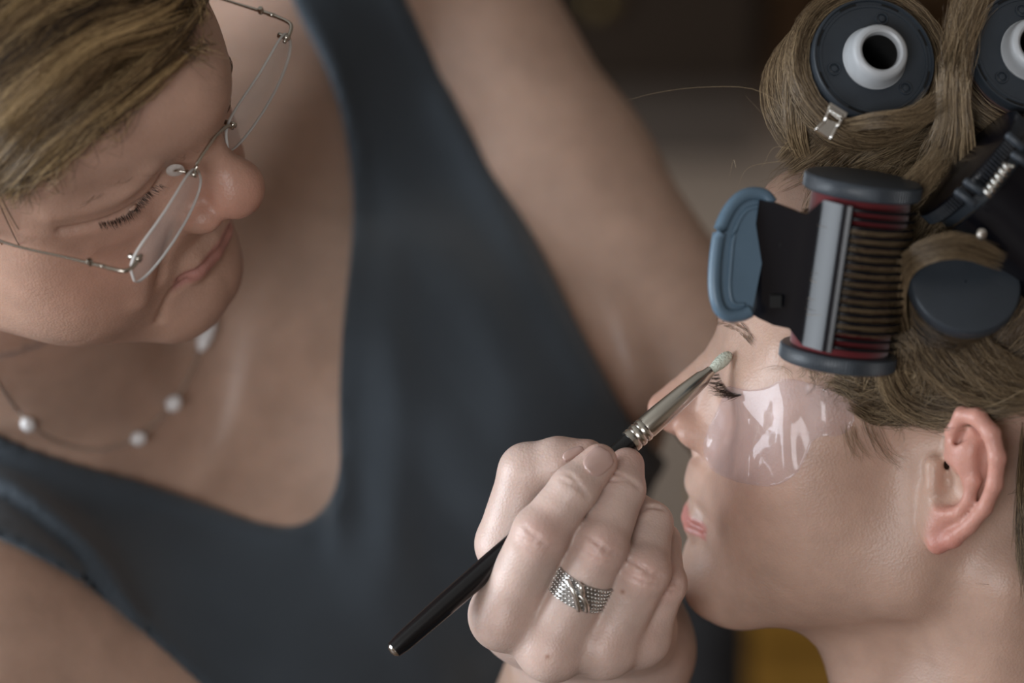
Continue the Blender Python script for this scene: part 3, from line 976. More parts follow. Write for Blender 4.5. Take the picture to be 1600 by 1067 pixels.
TV, TF = build_tank()
M_TANK = noisy(mat('charcoal_jersey', (0.045, 0.055, 0.066), 0.95, spec=0.15, Sheen_Weight=0.25), 25, 0.18, 0.35, 900, dist=0.001)
mesh_obj('tank_top', world_of(TV), TF, M_TANK, art_root)

# ------------------------------------------------------------------ rays through the picture onto the people
SIT_CAM_V = SIT.cam(SV); ART_CAM_V = ART.cam(AV)
BVH_S = BVHTree.FromPolygons([tuple(p) for p in SIT_CAM_V], [tuple(map(int, f)) for f in SF])
BVH_A = BVHTree.FromPolygons([tuple(p) for p in ART_CAM_V], [tuple(map(int, f)) for f in AF])
BVH_B = BVHTree.FromPolygons([tuple(p) for p in BV], [tuple(map(int, f)) for f in BF])
BVH_T = BVHTree.FromPolygons([tuple(p) for p in TV], [tuple(map(int, f)) for f in TF])


def hit(bvh, px, py, off=0.0, fallback=None):
    """camera-frame point on a surface seen at (px, py), lifted along the normal"""
    d = Vector(C(px, py, 1.0)).normalized()
    p, n, i, t = bvh.ray_cast(Vector((0, 0, 0)), d)
    if p is None:
        return C(px, py, fallback) if fallback else None
    return np.array(p) + np.array(n) * off


def depth(bvh, px, py, fb):
    p = hit(bvh, px, py)
    return fb if p is None else -p[2]


# ------------------------------------------------------------------ materials of small things
M_BLACK = mat('glossy_black_lacquer', (0.006, 0.006, 0.007), 0.22, spec=0.5)
M_CHROME = mat('polished_metal', (0.72, 0.70, 0.66), 0.16, 1.0)
M_FERRULE = noisy(mat('brushed_ferrule', (0.58, 0.55, 0.49), 0.24, 1.0), 60, 0.05)
M_BRISTLE = noisy(mat('pale_green_bristle', (0.53, 0.56, 0.47), 0.9), 400, 0.15, 0.6, 900)
M_SILVER = mat('silver', (0.75, 0.73, 0.70), 0.22, 1.0)
M_NAIL = mat('nail', (0.60, 0.36, 0.30), 0.22, spec=0.6, Subsurface_Weight=0.2)
M_LENS = mat('lens', (0.80, 0.80, 0.80), 0.05, spec=0.9, Alpha=0.16)
M_LENSEDGE = mat('frosted_lens_edge', (0.62, 0.60, 0.57), 0.35, spec=0.6, Alpha=0.75)
M_WIRE = mat('steel_wire', (0.50, 0.46, 0.40), 0.22, 1.0)
M_BEAD = mat('milky_glass_bead', (0.9, 0.88, 0.88), 0.08, spec=0.8, Transmission_Weight=0.3)
M_CHAIN = mat('fine_silver_chain', (0.75, 0.70, 0.64), 0.3, 1.0)

# ---- make-up brush
wA, wB = world_of(BR_A), world_of(BR_B)
axis = (wA - wB) / np.linalg.norm(wA - wB)
LB = np.linalg.norm(wA - wB)
brush = empty('makeup_brush', wB, 'black handled make-up brush with silver ferrule and pale bristle tip', 'brush')
cm = 0.01
lathe('handle', [(0, .10*cm), (.34*cm, .14*cm), (.40*cm, .6*cm), (.46*cm, 3*cm), (.47*cm, 5.5*cm), (.44*cm, 9*cm), (.405*cm, 12.2*cm), (.40*cm, 13.6*cm), (0, 13.62*cm)], wB, axis, M_BLACK, brush)
lathe('end_cap', [(0, -.02*cm), (.2*cm, .02*cm), (.30*cm, .12*cm), (.355*cm, .3*cm), (.37*cm, .42*cm), (.345*cm, .43*cm), (.3*cm, .30*cm), (0, .28*cm)], wB, axis, M_CHROME, brush)
Lb = LB / cm
fz = Lb - 1.12
lathe('ferrule', [(0.463*cm, 12.85*cm), (0.492*cm, 12.87*cm), (0.497*cm, 13.05*cm), (0.452*cm, 13.12*cm), (0.497*cm, 13.2*cm), (0.503*cm, 13.34*cm), (0.452*cm, 13.42*cm), (0.497*cm, 13.5*cm), (0.503*cm, 13.62*cm), (0.463*cm, 13.7*cm), (0.486*cm, 13.8*cm), (0.480*cm, 14.6*cm), (0.429*cm, 15.8*cm), (0.339*cm, 16.8*cm), (0.243*cm, (fz-.25)*cm), (0.215*cm, fz*cm), (0.169*cm, fz*cm), (0.169*cm, (fz-.1)*cm)], wB, axis, M_FERRULE, brush)
lathe('bristles', [(.14*cm, (fz-.05)*cm), (.19*cm, (fz+.1)*cm), (.265*cm, (fz+.45)*cm), (.27*cm, (fz+.7)*cm), (.22*cm, (fz+.92)*cm), (.13*cm, (fz+1.06)*cm), (0, (fz+1.12)*cm)], wB, axis, M_BRISTLE, brush)

# ---- ring on the finger next to the index finger
p, r = FINGERS['middle']
t = 0.60
rc = p[0] * (1 - t) + p[1] * t
rax = (p[1] - p[0]) / np.linalg.norm(p[1] - p[0])
rr = r[0] * (1 - t) + r[1] * t + 0.03
ring = empty('ring', world_of(rc), 'wide woven silver mesh ring on the hand holding the brush', 'ring')
wax = CAM_R @ rax
wv = CAM_R @ np.array([0, 0, 1.0])
lathe('band', [((rr-.02)*cm, -.55*cm), ((rr+.05)*cm, -.55*cm), ((rr+.05)*cm, .55*cm), ((rr-.02)*cm, .55*cm)], world_of(rc), wax, mat('dark_silver', (0.45, 0.43, 0.41), 0.35, 1.0), ring, 64, closed=True)
Mr = axis_frame(rax, (0, 0, 1))
oct_v = np.array([(1, 0, 0), (-1, 0, 0), (0, 1, 0), (0, -1, 0), (0, 0, 1), (0, 0, -1)], float)
oct_f = np.array([(0, 2, 4), (2, 1, 4), (1, 3, 4), (3, 0, 4), (2, 0, 5), (1, 2, 5), (3, 1, 5), (0, 3, 5)])
VV, FF = [], []
for row in range(7):
    for k in range(46):
        a = 2 * math.pi * (k + .5 * (row % 2)) / 46
        h = -.48 + row * .16
        q = np.array([math.cos(a) * (rr + .075), math.sin(a) * (rr + .075), h])
        loc_r = np.array([math.cos(a), math.sin(a), 0]); loc_t = np.array([-math.sin(a), math.cos(a), 0])
        B = np.stack([loc_t * .088, loc_r * .065, np.array([0, 0, 1]) * .072], 1)
        FF.append(oct_f + 6 * len(VV)); VV.append(oct_v @ B.T + q)
VV = np.concatenate(VV) @ Mr.T + rc
tag(mesh_obj('mesh_links', world_of(VV), np.concatenate(FF), M_SILVER, ring), kind='stuff')


def ring_pt(a, h, lift):
    vdir = np.array([0, 0, 1.0]) - rax * rax[2]; vdir /= np.linalg.norm(vdir)
    s = np.cross(rax, vdir)
    return world_of(rc + (rr + lift) * (math.cos(a) * vdir + math.sin(a) * s) + rax * h)


for a0, a1, h0, h1, b in ((-.45, .25, .42, -.5, .22), (-.1, .18, .5, .0, .20), (.05, .5, .1, -.45, .18)):
    pts = [ring_pt(a0 + (a1-a0)*s, h0 + (h1-h0)*s + .15*math.sin(math.pi*s), b + .07*math.sin(math.pi*s)) for s in np.linspace(0, 1, 6)]
    tube_obj('knot_strand', pts, .0011, M_SILVER, ring, 20, 6)


# ---- fingernails
BVH_H = BVHTree.FromPolygons([tuple(p) for p in HV], [tuple(map(int, f)) for f in HF])


def nail(cx, cy, ang, length, width, lift=.05):
    """a nail plate laid on the finger end seen at (cx, cy); ang: direction of the tip in the picture"""
    ca, sa = math.cos(ang), -math.sin(ang)
    U, W = 13, 13
    top = []
    h0 = hit(BVH_H, cx, cy)
    for i in range(W):
        v_ = i/(W-1)*2 - 1
        for j in range(U):
            u_ = j/(U-1)*2 - 1
            e = (1 - abs(v_)**4)**.5 * .78 + .22
            if v_ < 0: e = (1 - abs(v_)**3)**.6 * .7 + .3
            a, b = v_*length/2, u_*width/2*e
            px, py = cx + ca*a - sa*b, cy + sa*a + ca*b
            p = hit(BVH_H, px, py, lift + .03*(1-u_*u_) - .02*(v_ < -.8))
            if p is None or abs(p[2]-h0[2]) > 1.2: p = C(px, py, -h0[2] + .1)
            top.append(p)
    top = np.array(top).reshape(W, U, 3)
    for _ in range(2):
        t2 = top.copy(); t2[1:-1, 1:-1] = (top[:-2, 1:-1] + top[2:, 1:-1] + top[1:-1, :-2] + top[1:-1, 2:])/4; top = t2
    top = top.reshape(-1, 3); bot = top + np.array([0, 0, -.09])
    N = U*W; F = []
    for i in range(W-1):
        for j in range(U-1):
            a = i*U+j
            F.append([a, a+1, a+U+1, a+U]); F.append([N+a, N+a+U, N+a+U+1, N+a+1])
    edge = [j for j in range(U)] + [i*U+U-1 for i in range(1, W)] + [(W-1)*U+j for j in range(U-2, -1, -1)] + [i*U for i in range(W-2, 0, -1)]
    for a, b in zip(edge, edge[1:] + edge[:1]): F.append([b, a, N+a, N+b])
    return mesh_obj('fingernail', world_of(np.concatenate([top, bot])), F, M_NAIL, artist)


nail(934, 722, math.radians(42), 44, 38)
nail(897, 711, math.radians(18), 36, 20)

# ---- rimless glasses
def art_plane(px, py, z):
    """head-local point of the artist seen at (px,py) on the level z"""
    a = ART.local(np.zeros(3)); b = ART.local(C(px, py, 100.0))
    t = (z - a[2]) / (b[2] - a[2])
    return a + (b - a) * t


gl_nh, gl_nn = art_plane(196, 412, 1.9), art_plane(302, 252, 2.5)
gl_fn, gl_fh = art_plane(346, 198, 2.5), art_plane(446, 40, 1.9)
print('glasses local', gl_nh, gl_nn, gl_fn, gl_fh)
glasses = empty('eyeglasses', ART.world((gl_nn + gl_fn) / 2), 'rimless eyeglasses with thin metal arms worn by the make-up artist', 'glasses')


def lens(a, b, dn):
    """a: nose end, b: temple end of the upper edge; dn: direction down the lens (head-local)"""
    ex = b - a; w = np.linalg.norm(ex); ex /= w
    ev = np.asarray(dn, float); ev = ev - ex * (ev @ ex); ev /= np.linalg.norm(ev)
    n = np.cross(ex, ev)
    if n[1] < 0: n = -n
    hgt = 2.0
    K = 48
    ang = np.arange(K) * 2*math.pi/K
    def pw(x, e): return np.sign(x) * np.abs(x) ** e
    ox = w/2 * pw(np.cos(ang), .55); oy = hgt/2 * pw(np.sin(ang), .62)
    c = a + ex * w/2 + ev * hgt*.40
    V, F = [], []
    rings = [0.0, .35, .7, 1.0]
    def pt(x, y, side):
        bulge = .28 * (1 - (x/(w/2))**2) + .15 * (1 - (y/(hgt/2))**2)
        return c + ex*x + ev*y + n*(bulge + side*.055)
    for side in (1, -1):
        b0 = len(V)
        V.append(pt(0, 0, side))
        for q in rings[1:]:
            for i in range(K): V.append(pt(ox[i]*q, oy[i]*q, side))
        for i in range(K):
            i2 = (i+1) % K
            f = [b0, b0+1+i, b0+1+i2]; F.append(f if side == 1 else f[::-1])
            for q in range(2):
                f = [b0+1+q*K+i, b0+1+(q+1)*K+i, b0+1+(q+1)*K+i2, b0+1+q*K+i2]
                F.append(f if side == 1 else f[::-1])
    o1, o2 = 1 + 2*K, 1 + 3*K + 1 + 2*K
    o = mesh_obj('lens', ART.world(np.array(V)), F, M_LENS, glasses)
    E1 = np.array([V[o1+i] for i in range(K)] + [V[o2+i] for i in range(K)] + [c + (V[o1+i]-c)*.985 for i in range(K)] + [c + (V[o2+i]-c)*.985 for i in range(K)])
    EF = []
    for i in range(K):
        i2 = (i+1) % K
        EF += [[i, K+i, K+i2, i2], [2*K+i, i, i2, 2*K+i2], [K+i, 3*K+i, 3*K+i2, K+i2], [3*K+i, 2*K+i, 2*K+i2, 3*K+i2]]
    mesh_obj('lens_edge', ART.world(E1), EF, M_LENSEDGE, o)
    md = o.modifiers.new('edges', 'EDGE_SPLIT'); md.split_angle = math.radians(40)
    return n


ln = lens(gl_nn, gl_nh, (-.25, -.10, -.96))
lf = lens(gl_fn, gl_fh, (-.10, -.10, -.98))
W = ART.world
f_ = np.array([0, .18, 0])
tube_obj('bridge', [W(gl_nn + f_ + (.35, .05, -.35)), W(gl_nn + f_ + (.1, .05, 0)), W((gl_nn*2+gl_fn)/3 + (0, .3, .25)), W((gl_nn+gl_fn*2)/3 + (0, .3, .3)), W(gl_fn + f_ + (-.1, .05, 0)), W(gl_fn + f_ + (-.35, .05, -.35))], .0008, M_WIRE, glasses, 32)
for s, nn in ((1, gl_nn), (-1, gl_fn)):
    tube_obj('lens_screw', [W(nn + (s*.45, -.12, -.2)), W(nn + (s*.45, .35, -.25))], .0011, M_WIRE, glasses, 4, 10)
    tube_obj('pad_arm', [W(nn + (s*.45, -.1, -.2)), W(nn + (s*.55, -.5, -.15)), W(nn + (s*.42, -.75, -.35))], .0005, M_WIRE, glasses, 12, 6)
    pc = W(nn + (s*.30, -.78, -.45))
    lathe('nose_pad', [(0, -.0009), (.0025, -.0008), (.0037, 0), (.0025, .0008), (0, .0009)], pc, ART.dirw((s*.8, .55, -.1)), mat('clear_silicone', (.85, .8, .75), .2, Transmission_Weight=.6), glasses, 20)
for s, hh, nn in ((1, gl_nh, gl_nn), (-1, gl_fh, gl_fn)):
    ex = (hh - nn) / np.linalg.norm(hh - nn)
    tube_obj('end_piece', [W(hh - ex*.75 + (0, .22, -.25)), W(hh - ex*.2 + (0, .25, -.2)), W(hh + ex*.25 + (0, .1, -.1)), W(hh + ex*.38 + (0, -.5, 0)), W(hh + ex*.40 + (0, -1.0, .05))], .00085, M_WIRE, glasses, 20)
    tube_obj('lens_screw', [W(hh - ex*.5 + (0, -.15, -.15)), W(hh - ex*.5 + (0, .36, -.2))], .0012, M_WIRE, glasses, 4, 10)
    h0 = hh + ex*.40 + np.array([0, -1.0, .05])
    lathe('hinge', [(0, -.0016), (.0010, -.0015), (.0013, -.0008), (.0013, .0008), (.0010, .0015), (0, .0016)], W(h0 + (s*.03, -.35, .08)), ART.dirw((0, .1, 1)), M_WIRE, glasses, 16)
    tube_obj('temple_arm', [W(h0 + (0, .3, 0)), W(h0 + (s*.1, -1.5, .08)), W(h0 + (s*.25, -4.5, .25)), W((s*7.35, 0.5, 2.95)), W((s*7.2, -1.4, 2.2)), W((s*7.0, -2.8, .6))], [.0009, .0006, .0006, .0006, .0008, .0008], M_WIRE, glasses, 40)

# ---- necklace on the chest
def on_chest(px, py, off=0.12):
    p = hit(BVH_B, px, py, off)
    return p if p is not None else C(px, py, 186)


nk = [(338, 470), (318, 515), (302, 562), (285, 598), (264, 628), (238, 658), (210, 681), (170, 697), (120, 697), (75, 678), (42, 652), (10, 610), (-20, 560)]
npts = np.array([on_chest(*q) for q in nk])
necklace = empty('necklace', world_of(npts[6]), 'fine chain necklace with milky glass beads on the bare chest', 'necklace')
# no link may dive below the skin: resample and lift
path = resample(npts, 60)
px_path = [(800 + q[0]/-q[2]*F_PX, 533.5 - q[1]/-q[2]*F_PX) for q in path]
path = np.array([on_chest(a, b, .10) for a, b in px_path])
tube_obj('chain', world_of(path), .0006, M_CHAIN, necklace, 160, 6)
for (a, b), ln_, rad in (((317, 518), 1.0, .36), ((264, 628), .42, .36), ((210, 681), .38, .34), ((43, 654), .4, .33)):
    c0 = on_chest(a, b, .30); i = int(np.argmin(np.linalg.norm(path - c0, axis=1))); i = min(max(i, 1), len(path)-2)
    d = path[i+1] - path[i-1]; d /= np.linalg.norm(d)
    prof = [(rad*cm*math.cos(x), (ln_*math.sin(x))*cm) for x in np.linspace(-math.pi/2, math.pi/2, 11)]
    prof = [(max(q, 0), z) for q, z in prof]
    lathe('bead', prof, world_of(c0), CAM_R @ d, M_BEAD, necklace, 20)

# ---- clear under-eye shield on the sitter's cheek
PATCH = resample([(1137, 603), (1170, 609), (1200, 604), (1226, 592), (1258, 597), (1292, 607), (1322, 623), (1335, 645), (1328, 670), (1308, 681), (1284, 682), (1268, 692), (1260, 712), (1248, 735), (1228, 752), (1203, 760), (1170, 757), (1138, 748), (1110, 732), (1099, 708), (1103, 678), (1115, 652), (1127, 624), (1137, 603)], 120)[:-1]


def build_patch():
    cx, cy = 1195.0, 672.0
    K = len(PATCH)
    rings = np.linspace(0, 1, 19)
    P2 = [(cx, cy)] + [(cx + (q[0]-cx)*s, cy + (q[1]-cy)*s) for s in rings[1:] for q in PATCH]
    top = []
    for px, py in P2:
        p = hit(BVH_S, px, py)
        if p is None: p = C(px, py, 167)
        top.append(p)
    top = np.array(top)
    # the sheet is stiffer than the skin: relax it, keep it outside
    m = len(rings) - 1
    D = top[1:, 2].reshape(m, K)
    for _ in range(25):
        Dn = D.copy()
        Dn[1:-1] = (D[:-2] + D[2:] + np.roll(D, 1, 1)[1:-1] + np.roll(D, -1, 1)[1:-1]) / 4
        D = np.maximum(Dn, top[1:, 2].reshape(m, K))
    z = np.concatenate([[D[0].mean()], D.ravel()])
    lift = np.array([.17 + .085*math.sin(2*math.pi*(px - .18*(py-650) - 1205)/68.0) - .07*((py-672)/80.0)**2 + .012*math.sin(py/21.0 + px/60.0) for px, py in P2])
    edge = np.concatenate([[0], np.repeat(rings[1:], K)])
    dz = z - top[:, 2] + lift + 0.05 * edge ** 4
    out = top * ((-top[:, 2] - dz) / -top[:, 2])[:, None]
    F = [[0, 1+i, 1+(i+1) % K] for i in range(K)]
    for r_ in range(m-1):
        for i in range(K):
            a = 1 + r_*K; i2 = (i+1) % K
            F.append([a+i, a+K+i, a+K+i2, a+i2])
    N = len(out)
    inner = out * ((-out[:, 2] + .035) / -out[:, 2])[:, None]
    F2 = [[N+x for x in f[::-1]] for f in F]
    e0 = 1 + (m-1)*K
    F3 = [[e0+i, N+e0+i, N+e0+(i+1) % K, e0+(i+1) % K] for i in range(K)]
    return np.concatenate([out, inner]), F + F2 + F3


M_PATCH = bpy.data.materials.new('clear_film'); M_PATCH.use_nodes = True
_b = M_PATCH.node_tree.nodes['Principled BSDF']
_b.inputs['Base Color'].default_value = (0.80, 0.78, 0.80, 1); _b.inputs['Roughness'].default_value = 0.07
_b.inputs['Specular IOR Level'].default_value = 0.8
_n = M_PATCH.node_tree; _o = _n.nodes['Material Output']
_tr = nd(M_PATCH, 'ShaderNodeBsdfTransparent', Color=(.97, .96, .97, 1)); _df = nd(M_PATCH, 'ShaderNodeBsdfDiffuse', Color=(.85, .80, .82, 1))
_gl = nd(M_PATCH, 'ShaderNodeBsdfGlossy', Roughness=0.09, Color=(1, 1, 1, 1)); _fr = nd(M_PATCH, 'ShaderNodeFresnel', IOR=1.36)
_m1 = nd(M_PATCH, 'ShaderNodeMixShader', Fac=0.055); _m2 = nd(M_PATCH, 'ShaderNodeMixShader')
_n.links.new(_tr.outputs[0], _m1.inputs[1]); _n.links.new(_df.outputs[0], _m1.inputs[2]); _n.links.new(_m1.outputs[0], _m2.inputs[1]); _n.links.new(_gl.outputs[0], _m2.inputs[2])
_ge = nd(M_PATCH, 'ShaderNodeNewGeometry'); _iv = nd(M_PATCH, 'ShaderNodeMath', operation='SUBTRACT'); _iv.inputs[0].default_value = 1.0
_ml = nd(M_PATCH, 'ShaderNodeMath', operation='MULTIPLY')
lk(M_PATCH, _ge, 'Backfacing', _iv, 1); lk(M_PATCH, _iv, 0, _ml, 0); lk(M_PATCH, _fr, 0, _ml, 1)
_n.links.new(_ml.outputs[0], _m2.inputs[0]); _n.links.new(_m2.outputs[0], _o.inputs[0])
PV, PF = build_patch()
patch = mesh_obj('eye_shield', world_of(PV), PF, M_PATCH, None, True, base=world_of(PV[0]))
tag(patch, "clear plastic under-eye shield lying on the sitter's cheek", 'eye shield')

# ------------------------------------------------------------------ hair rollers
M_PLASTIC = noisy(mat('black_roller_plastic', (0.028, 0.036, 0.046), 0.42, spec=0.5), 80, 0.2, 0.12, 500, dist=0.0006)
M_CLIPBLK = mat('black_clip_plastic', (0.004, 0.004, 0.006), 0.22, spec=0.26)
M_TAB = noisy(mat('clip_tab_sky_reflection', (0.095, 0.155, 0.215), 0.38, spec=0.5), 60, 0.15)  # blue painted in for the sky mirrored by the black plastic tab
M_WHITECORE = noisy(mat('frosted_white_plastic', (0.42, 0.44, 0.46), 0.4, spec=0.5), 150, 0.12)
M_VELVET = mat('red_velour', (0.10, 0.003, 0.006), 0.95, Sheen_Weight=0.4)
M_DARK = mat('inner_black', (0.002, 0.002, 0.002), 0.8)


def cdir(v): return CAM_R @ np.asarray(v, float)


def end_roller(cpt, ax, label, twist=0.0):
    """a roller seen on its end: cap disc with rivets and slots, hollow white core"""
    ax = np.asarray(ax, float); ax /= np.linalg.norm(ax)
    o = world_of(cpt); z = CAM_R @ ax
    root = empty('hair_roller', world_of(np.asarray(cpt) - ax*6.0), label, 'hair roller', 'large rollers on top of the head')
    r = 2.5
    lathe('end_cap', [(1.05*cm, -.25*cm), (1.05*cm, 0), (2.12*cm, .0), (2.14*cm, .04*cm), (2.24*cm, .04*cm), (2.26*cm, 0), (2.36*cm, 0), (2.40*cm, .12*cm), (2.46*cm, .12*cm), (2.5*cm, .06*cm), (2.5*cm, -.5*cm), (2.2*cm, -.52*cm), (1.05*cm, -.5*cm)], o, z, M_PLASTIC, root, 72, closed=True)
    lathe('barrel', [(2.2*cm, -6*cm), (2.2*cm, -.45*cm), (1.9*cm, -.45*cm), (1.9*cm, -6*cm)], o, z, M_VELVET, root, 48, closed=True)
    lathe('core', [(1.28*cm, .0), (1.30*cm, .12*cm), (1.24*cm, .2*cm), (1.16*cm, .75*cm), (1.10*cm, 1.0*cm), (1.0*cm, 1.1*cm), (.88*cm, 1.12*cm), (.79*cm, 1.06*cm), (.75*cm, .9*cm), (.74*cm, -5.5*cm), (1.0*cm, -5.5*cm), (1.05*cm, -.2*cm)], o, z, M_WHITECORE, root, 64, closed=True)
    lathe('core_liner', [(.735*cm, .80*cm), (.735*cm, -5.4*cm), (.715*cm, -5.4*cm), (.715*cm, .80*cm)], o, z, M_DARK, root, 48, closed=True)
    lathe('core_plug', [(0, -5.3*cm), (.67*cm, -5.3*cm), (.67*cm, -5.45*cm), (0, -5.45*cm)], o, z, M_DARK, root, 32)
    Mx = axis_frame(ax, (0, 1, 0))
    for k in range(3):
        a = math.radians(twist + 120*k)
        pc = np.asarray(cpt) + Mx @ np.array([1.72*math.cos(a), 1.72*math.sin(a), 0.0])
        lathe('rivet', [(0, .10*cm), (.12*cm, .09*cm), (.14*cm, .03*cm), (.19*cm, .01*cm), (.21*cm, .09*cm), (.26*cm, .09*cm), (.28*cm, -.02*cm)], world_of(pc), z, M_PLASTIC, root, 20)
    for k in range(8):
        a0 = 2*math.pi*k/8 + .25; n = 8
        V, F = [], []
        for i in range(n):
            a = a0 + .32*i/(n-1)
            for rr_, h in ((2.27, .012), (2.35, .012), (2.35, -.05), (2.27, -.05)):
                V.append(np.asarray(cpt) + Mx @ np.array([rr_*math.cos(a), rr_*math.sin(a), h]))
        for i in range(n-1):
            for j in range(4):
                F.append([4*i+j, 4*i+4+j, 4*i+4+(j+1) % 4, 4*i+(j+1) % 4])
        F += [[0, 1, 2, 3], [4*n-1, 4*n-2, 4*n-3, 4*n-4]]
        mesh_obj('slot', world_of(np.array(V)), F, M_DARK, root, False)
    return root


RA_C, RA_AX = C(1365, 92, 163.0), np.array([.20, .24, .95])
RB_C, RB_AX = C(1612, 80, 163.5), np.array([.16, .24, .95])
end_roller(RA_C, RA_AX, 'black capped roller with white core, whole in view above the forehead', 75)
end_roller(RB_C, RB_AX, 'black capped roller with white core, cut off by the right edge', 100)


def side_roller(top, bot, r, label, root_pt=None, velvet=True, capm=None):
    capm = capm or M_PLASTIC
    """a roller seen from its side; top and bottom are cap centres (camera cm)"""
    ax = top - bot; L = np.linalg.norm(ax); ax = ax / L
    root = empty('hair_roller', world_of(bot), label, 'hair roller')
    z = CAM_R @ ax; o = world_of(bot)
    def cap(h0, h1, s):
        prof = [(.05*cm, h0), (r*cm - .0025, h0), (r*cm - .0006, h0 + s*.0004), (r*cm, h0 + s*.0012), (r*cm, h1 - s*.0012), (r*cm - .0006, h1 - s*.0004), (r*cm - .0025, h1), (.05*cm, h1)]
        return prof
    lathe('end_cap', cap(-.35*cm, .35*cm, 1), o, z, capm, root, 120, closed=True)
    lathe('end_cap', cap((L-.35)*cm, (L+.35)*cm, 1), o, z, capm, root, 120, closed=True)
    for h0 in (0, L):      # knurled edge of the caps
        V, F = [], []
        Mx = axis_frame(ax, (0, 0, 1)); n = 110
        for k in range(n):
            a = 2*math.pi*k/n; b = len(V)
            for da, rr_ in ((-.012, 0), (0, .03), (.012, 0)):
                for h in (-.24, .24):
                    V.append(bot + Mx @ np.array([(r-.005+rr_)*math.cos(a+da), (r-.005+rr_)*math.sin(a+da), h0+h]))
            F += [[b, b+1, b+3, b+2], [b+2, b+3, b+5, b+4], [b, b+2, b+4], [b+1, b+5, b+3]]
        tag(mesh_obj('knurling', world_of(np.array(V)), F, M_PLASTIC, root, False), kind='stuff')
    lathe('barrel', [(.9*cm, .3*cm), ((r-.35)*cm, .3*cm), ((r-.35)*cm, (L-.3)*cm), (.9*cm, (L-.3)*cm)], o, z, M_VELVET if velvet else M_PLASTIC, root, 64, closed=True)
    return root, ax, L


RC_T, RC_B = C(1348, 290, 160.3), C(1309, 556, 161.6)
rollC, RC_AX, RC_L = side_roller(RC_T, RC_B, 2.3, 'red velour roller with knurled black end caps at the temple')

# ---- claw clip across that roller
XF = np.cross(RC_AX, [0, 0, 1.0]); XF /= np.linalg.norm(XF)        # picture right
if XF[0] < 0: XF = -XF
ZF = np.cross(XF, RC_AX)
if ZF[2] < 0: ZF = -ZF                                              # toward the viewer


def clipP(h, x, z):
    """along the roller, across it, toward the viewer"""
    return RC_B + RC_AX*h + XF*x + ZF*z


def sheet(name, grid, thick, m, parent, nrm=None):
    """grid (A,B,3) of camera points -> solid sheet"""
    A_, B_, _ = grid.shape
    du = np.gradient(grid, axis=0); dv = np.gradient(grid, axis=1)
    n = np.cross(du, dv); n /= np.linalg.norm(n, axis=2, keepdims=True) + 1e-9
    V = np.concatenate([(grid + n*thick/2).reshape(-1, 3), (grid - n*thick/2).reshape(-1, 3)])
    N = A_*B_; F = []
    for i in range(A_-1):
        for j in range(B_-1):
            a = i*B_+j
            F.append([a, a+B_, a+B_+1, a+1]); F.append([N+a, N+a+1, N+a+B_+1, N+a+B_])
    e = [j for j in range(B_)] + [i*B_+B_-1 for i in range(1, A_)] + [(A_-1)*B_+j for j in range(B_-2, -1, -1)] + [i*B_ for i in range(A_-2, 0, -1)]
    for a, b in zip(e, e[1:] + e[:1]): F.append([a, b, N+b, N+a])
    o = mesh_obj(name, world_of(V), F, m, parent)
    md = o.modifiers.new('edges', 'EDGE_SPLIT'); md.split_angle = math.radians(40)
    return o


clip = empty('claw_clip', world_of(clipP(3.6, -1.5, 2.4)), 'black claw clip, thumb tab coloured blue as reflected sky, gripping the temple roller', 'hair clip')
# cross-section of the body: leaves the barrel on the viewer's side and runs out to the left
R2 = 2.38
sec = [(-.45, 2.40), (-.62, 2.40), (-.78, 2.30), (-1.12, 1.98), (-1.46, 1.66), (-1.62, 1.56), (-2.1, 1.38), (-2.7, 1.1), (-3.3, .82), (-3.9, .5)]
hs = np.linspace(0.62, RC_L - .55, 25)
grid = np.zeros((len(sec), len(hs), 3))
for i, (x, z) in enumerate(sec):
    u = i/(len(sec)-1)
    lo = .55 + 0.55*smoothstep(.52, .66, u) + .0*u; hi = RC_L - .5 - .75*smoothstep(.52, .66, u)
    lo = lo + .35*smoothstep(.8, 1, u); hi = hi + .25*smoothstep(.62, .9, u)
    for j in range(len(hs)):
        grid[i, j] = clipP(lo + (hi-lo)*j/(len(hs)-1) , x, z)
sheet('clip_body', grid, .22, M_CLIPBLK, clip)
for k in range(17):       # prongs over the roller
    h = .75 + (RC_L - 1.4) * k/16
    pts = [clipP(h, math.sin(a)*R2, math.cos(a)*R2) for a in np.radians(np.linspace(-12, 62, 9))]
    tube_obj('prong', [world_of(q) for q in pts], [.0008, .0008, .0007, .0006], M_CLIPBLK, clip, 16, 8)
# thumb tab: a slab with a raised rim, standing at the left of the body
tabpx = resample([(1206, 318), (1192, 304), (1166, 304), (1143, 322), (1126, 356), (1118, 400), (1116, 446), (1122, 478), (1136, 492), (1158, 492), (1172, 486)], 40)
def tabP(px, py, lift):
    x = (1200 - px)/90.0
    return C(px, py, 159.9 + .4*(1-x) - .9*x*x*0.3 - lift)
rim = np.array([tabP(px, py, .12) for px, py in tabpx])
inner = [(1205, 322), (1172, 487)]
NB = 9
g = np.zeros((len(tabpx), NB, 3))
for i, (px, py) in enumerate(tabpx):
    s = i/(len(tabpx)-1)
    qx, qy = inner[0][0]*(1-s) + inner[1][0]*s, inner[0][1]*(1-s) + inner[1][1]*s
    for j in range(NB):
        t = j/(NB-1); g[i, j] = tabP(px*(1-t)+(qx+2)*t, py*(1-t)+qy*t, 0)
sheet('thumb_tab', g, .22, M_TAB, clip)
tube_obj('tab_rim', world_of(rim), .0026, M_TAB, clip, 60, 10)
ridge = resample([(1188, 322), (1165, 330), (1148, 362), (1142, 410), (1140, 450), (1146, 474), (1164, 476)], 20)
tube_obj('tab_ridge', world_of(np.array([tabP(a, b, .13) for a, b in ridge])), .0009, M_TAB, clip, 40, 8)
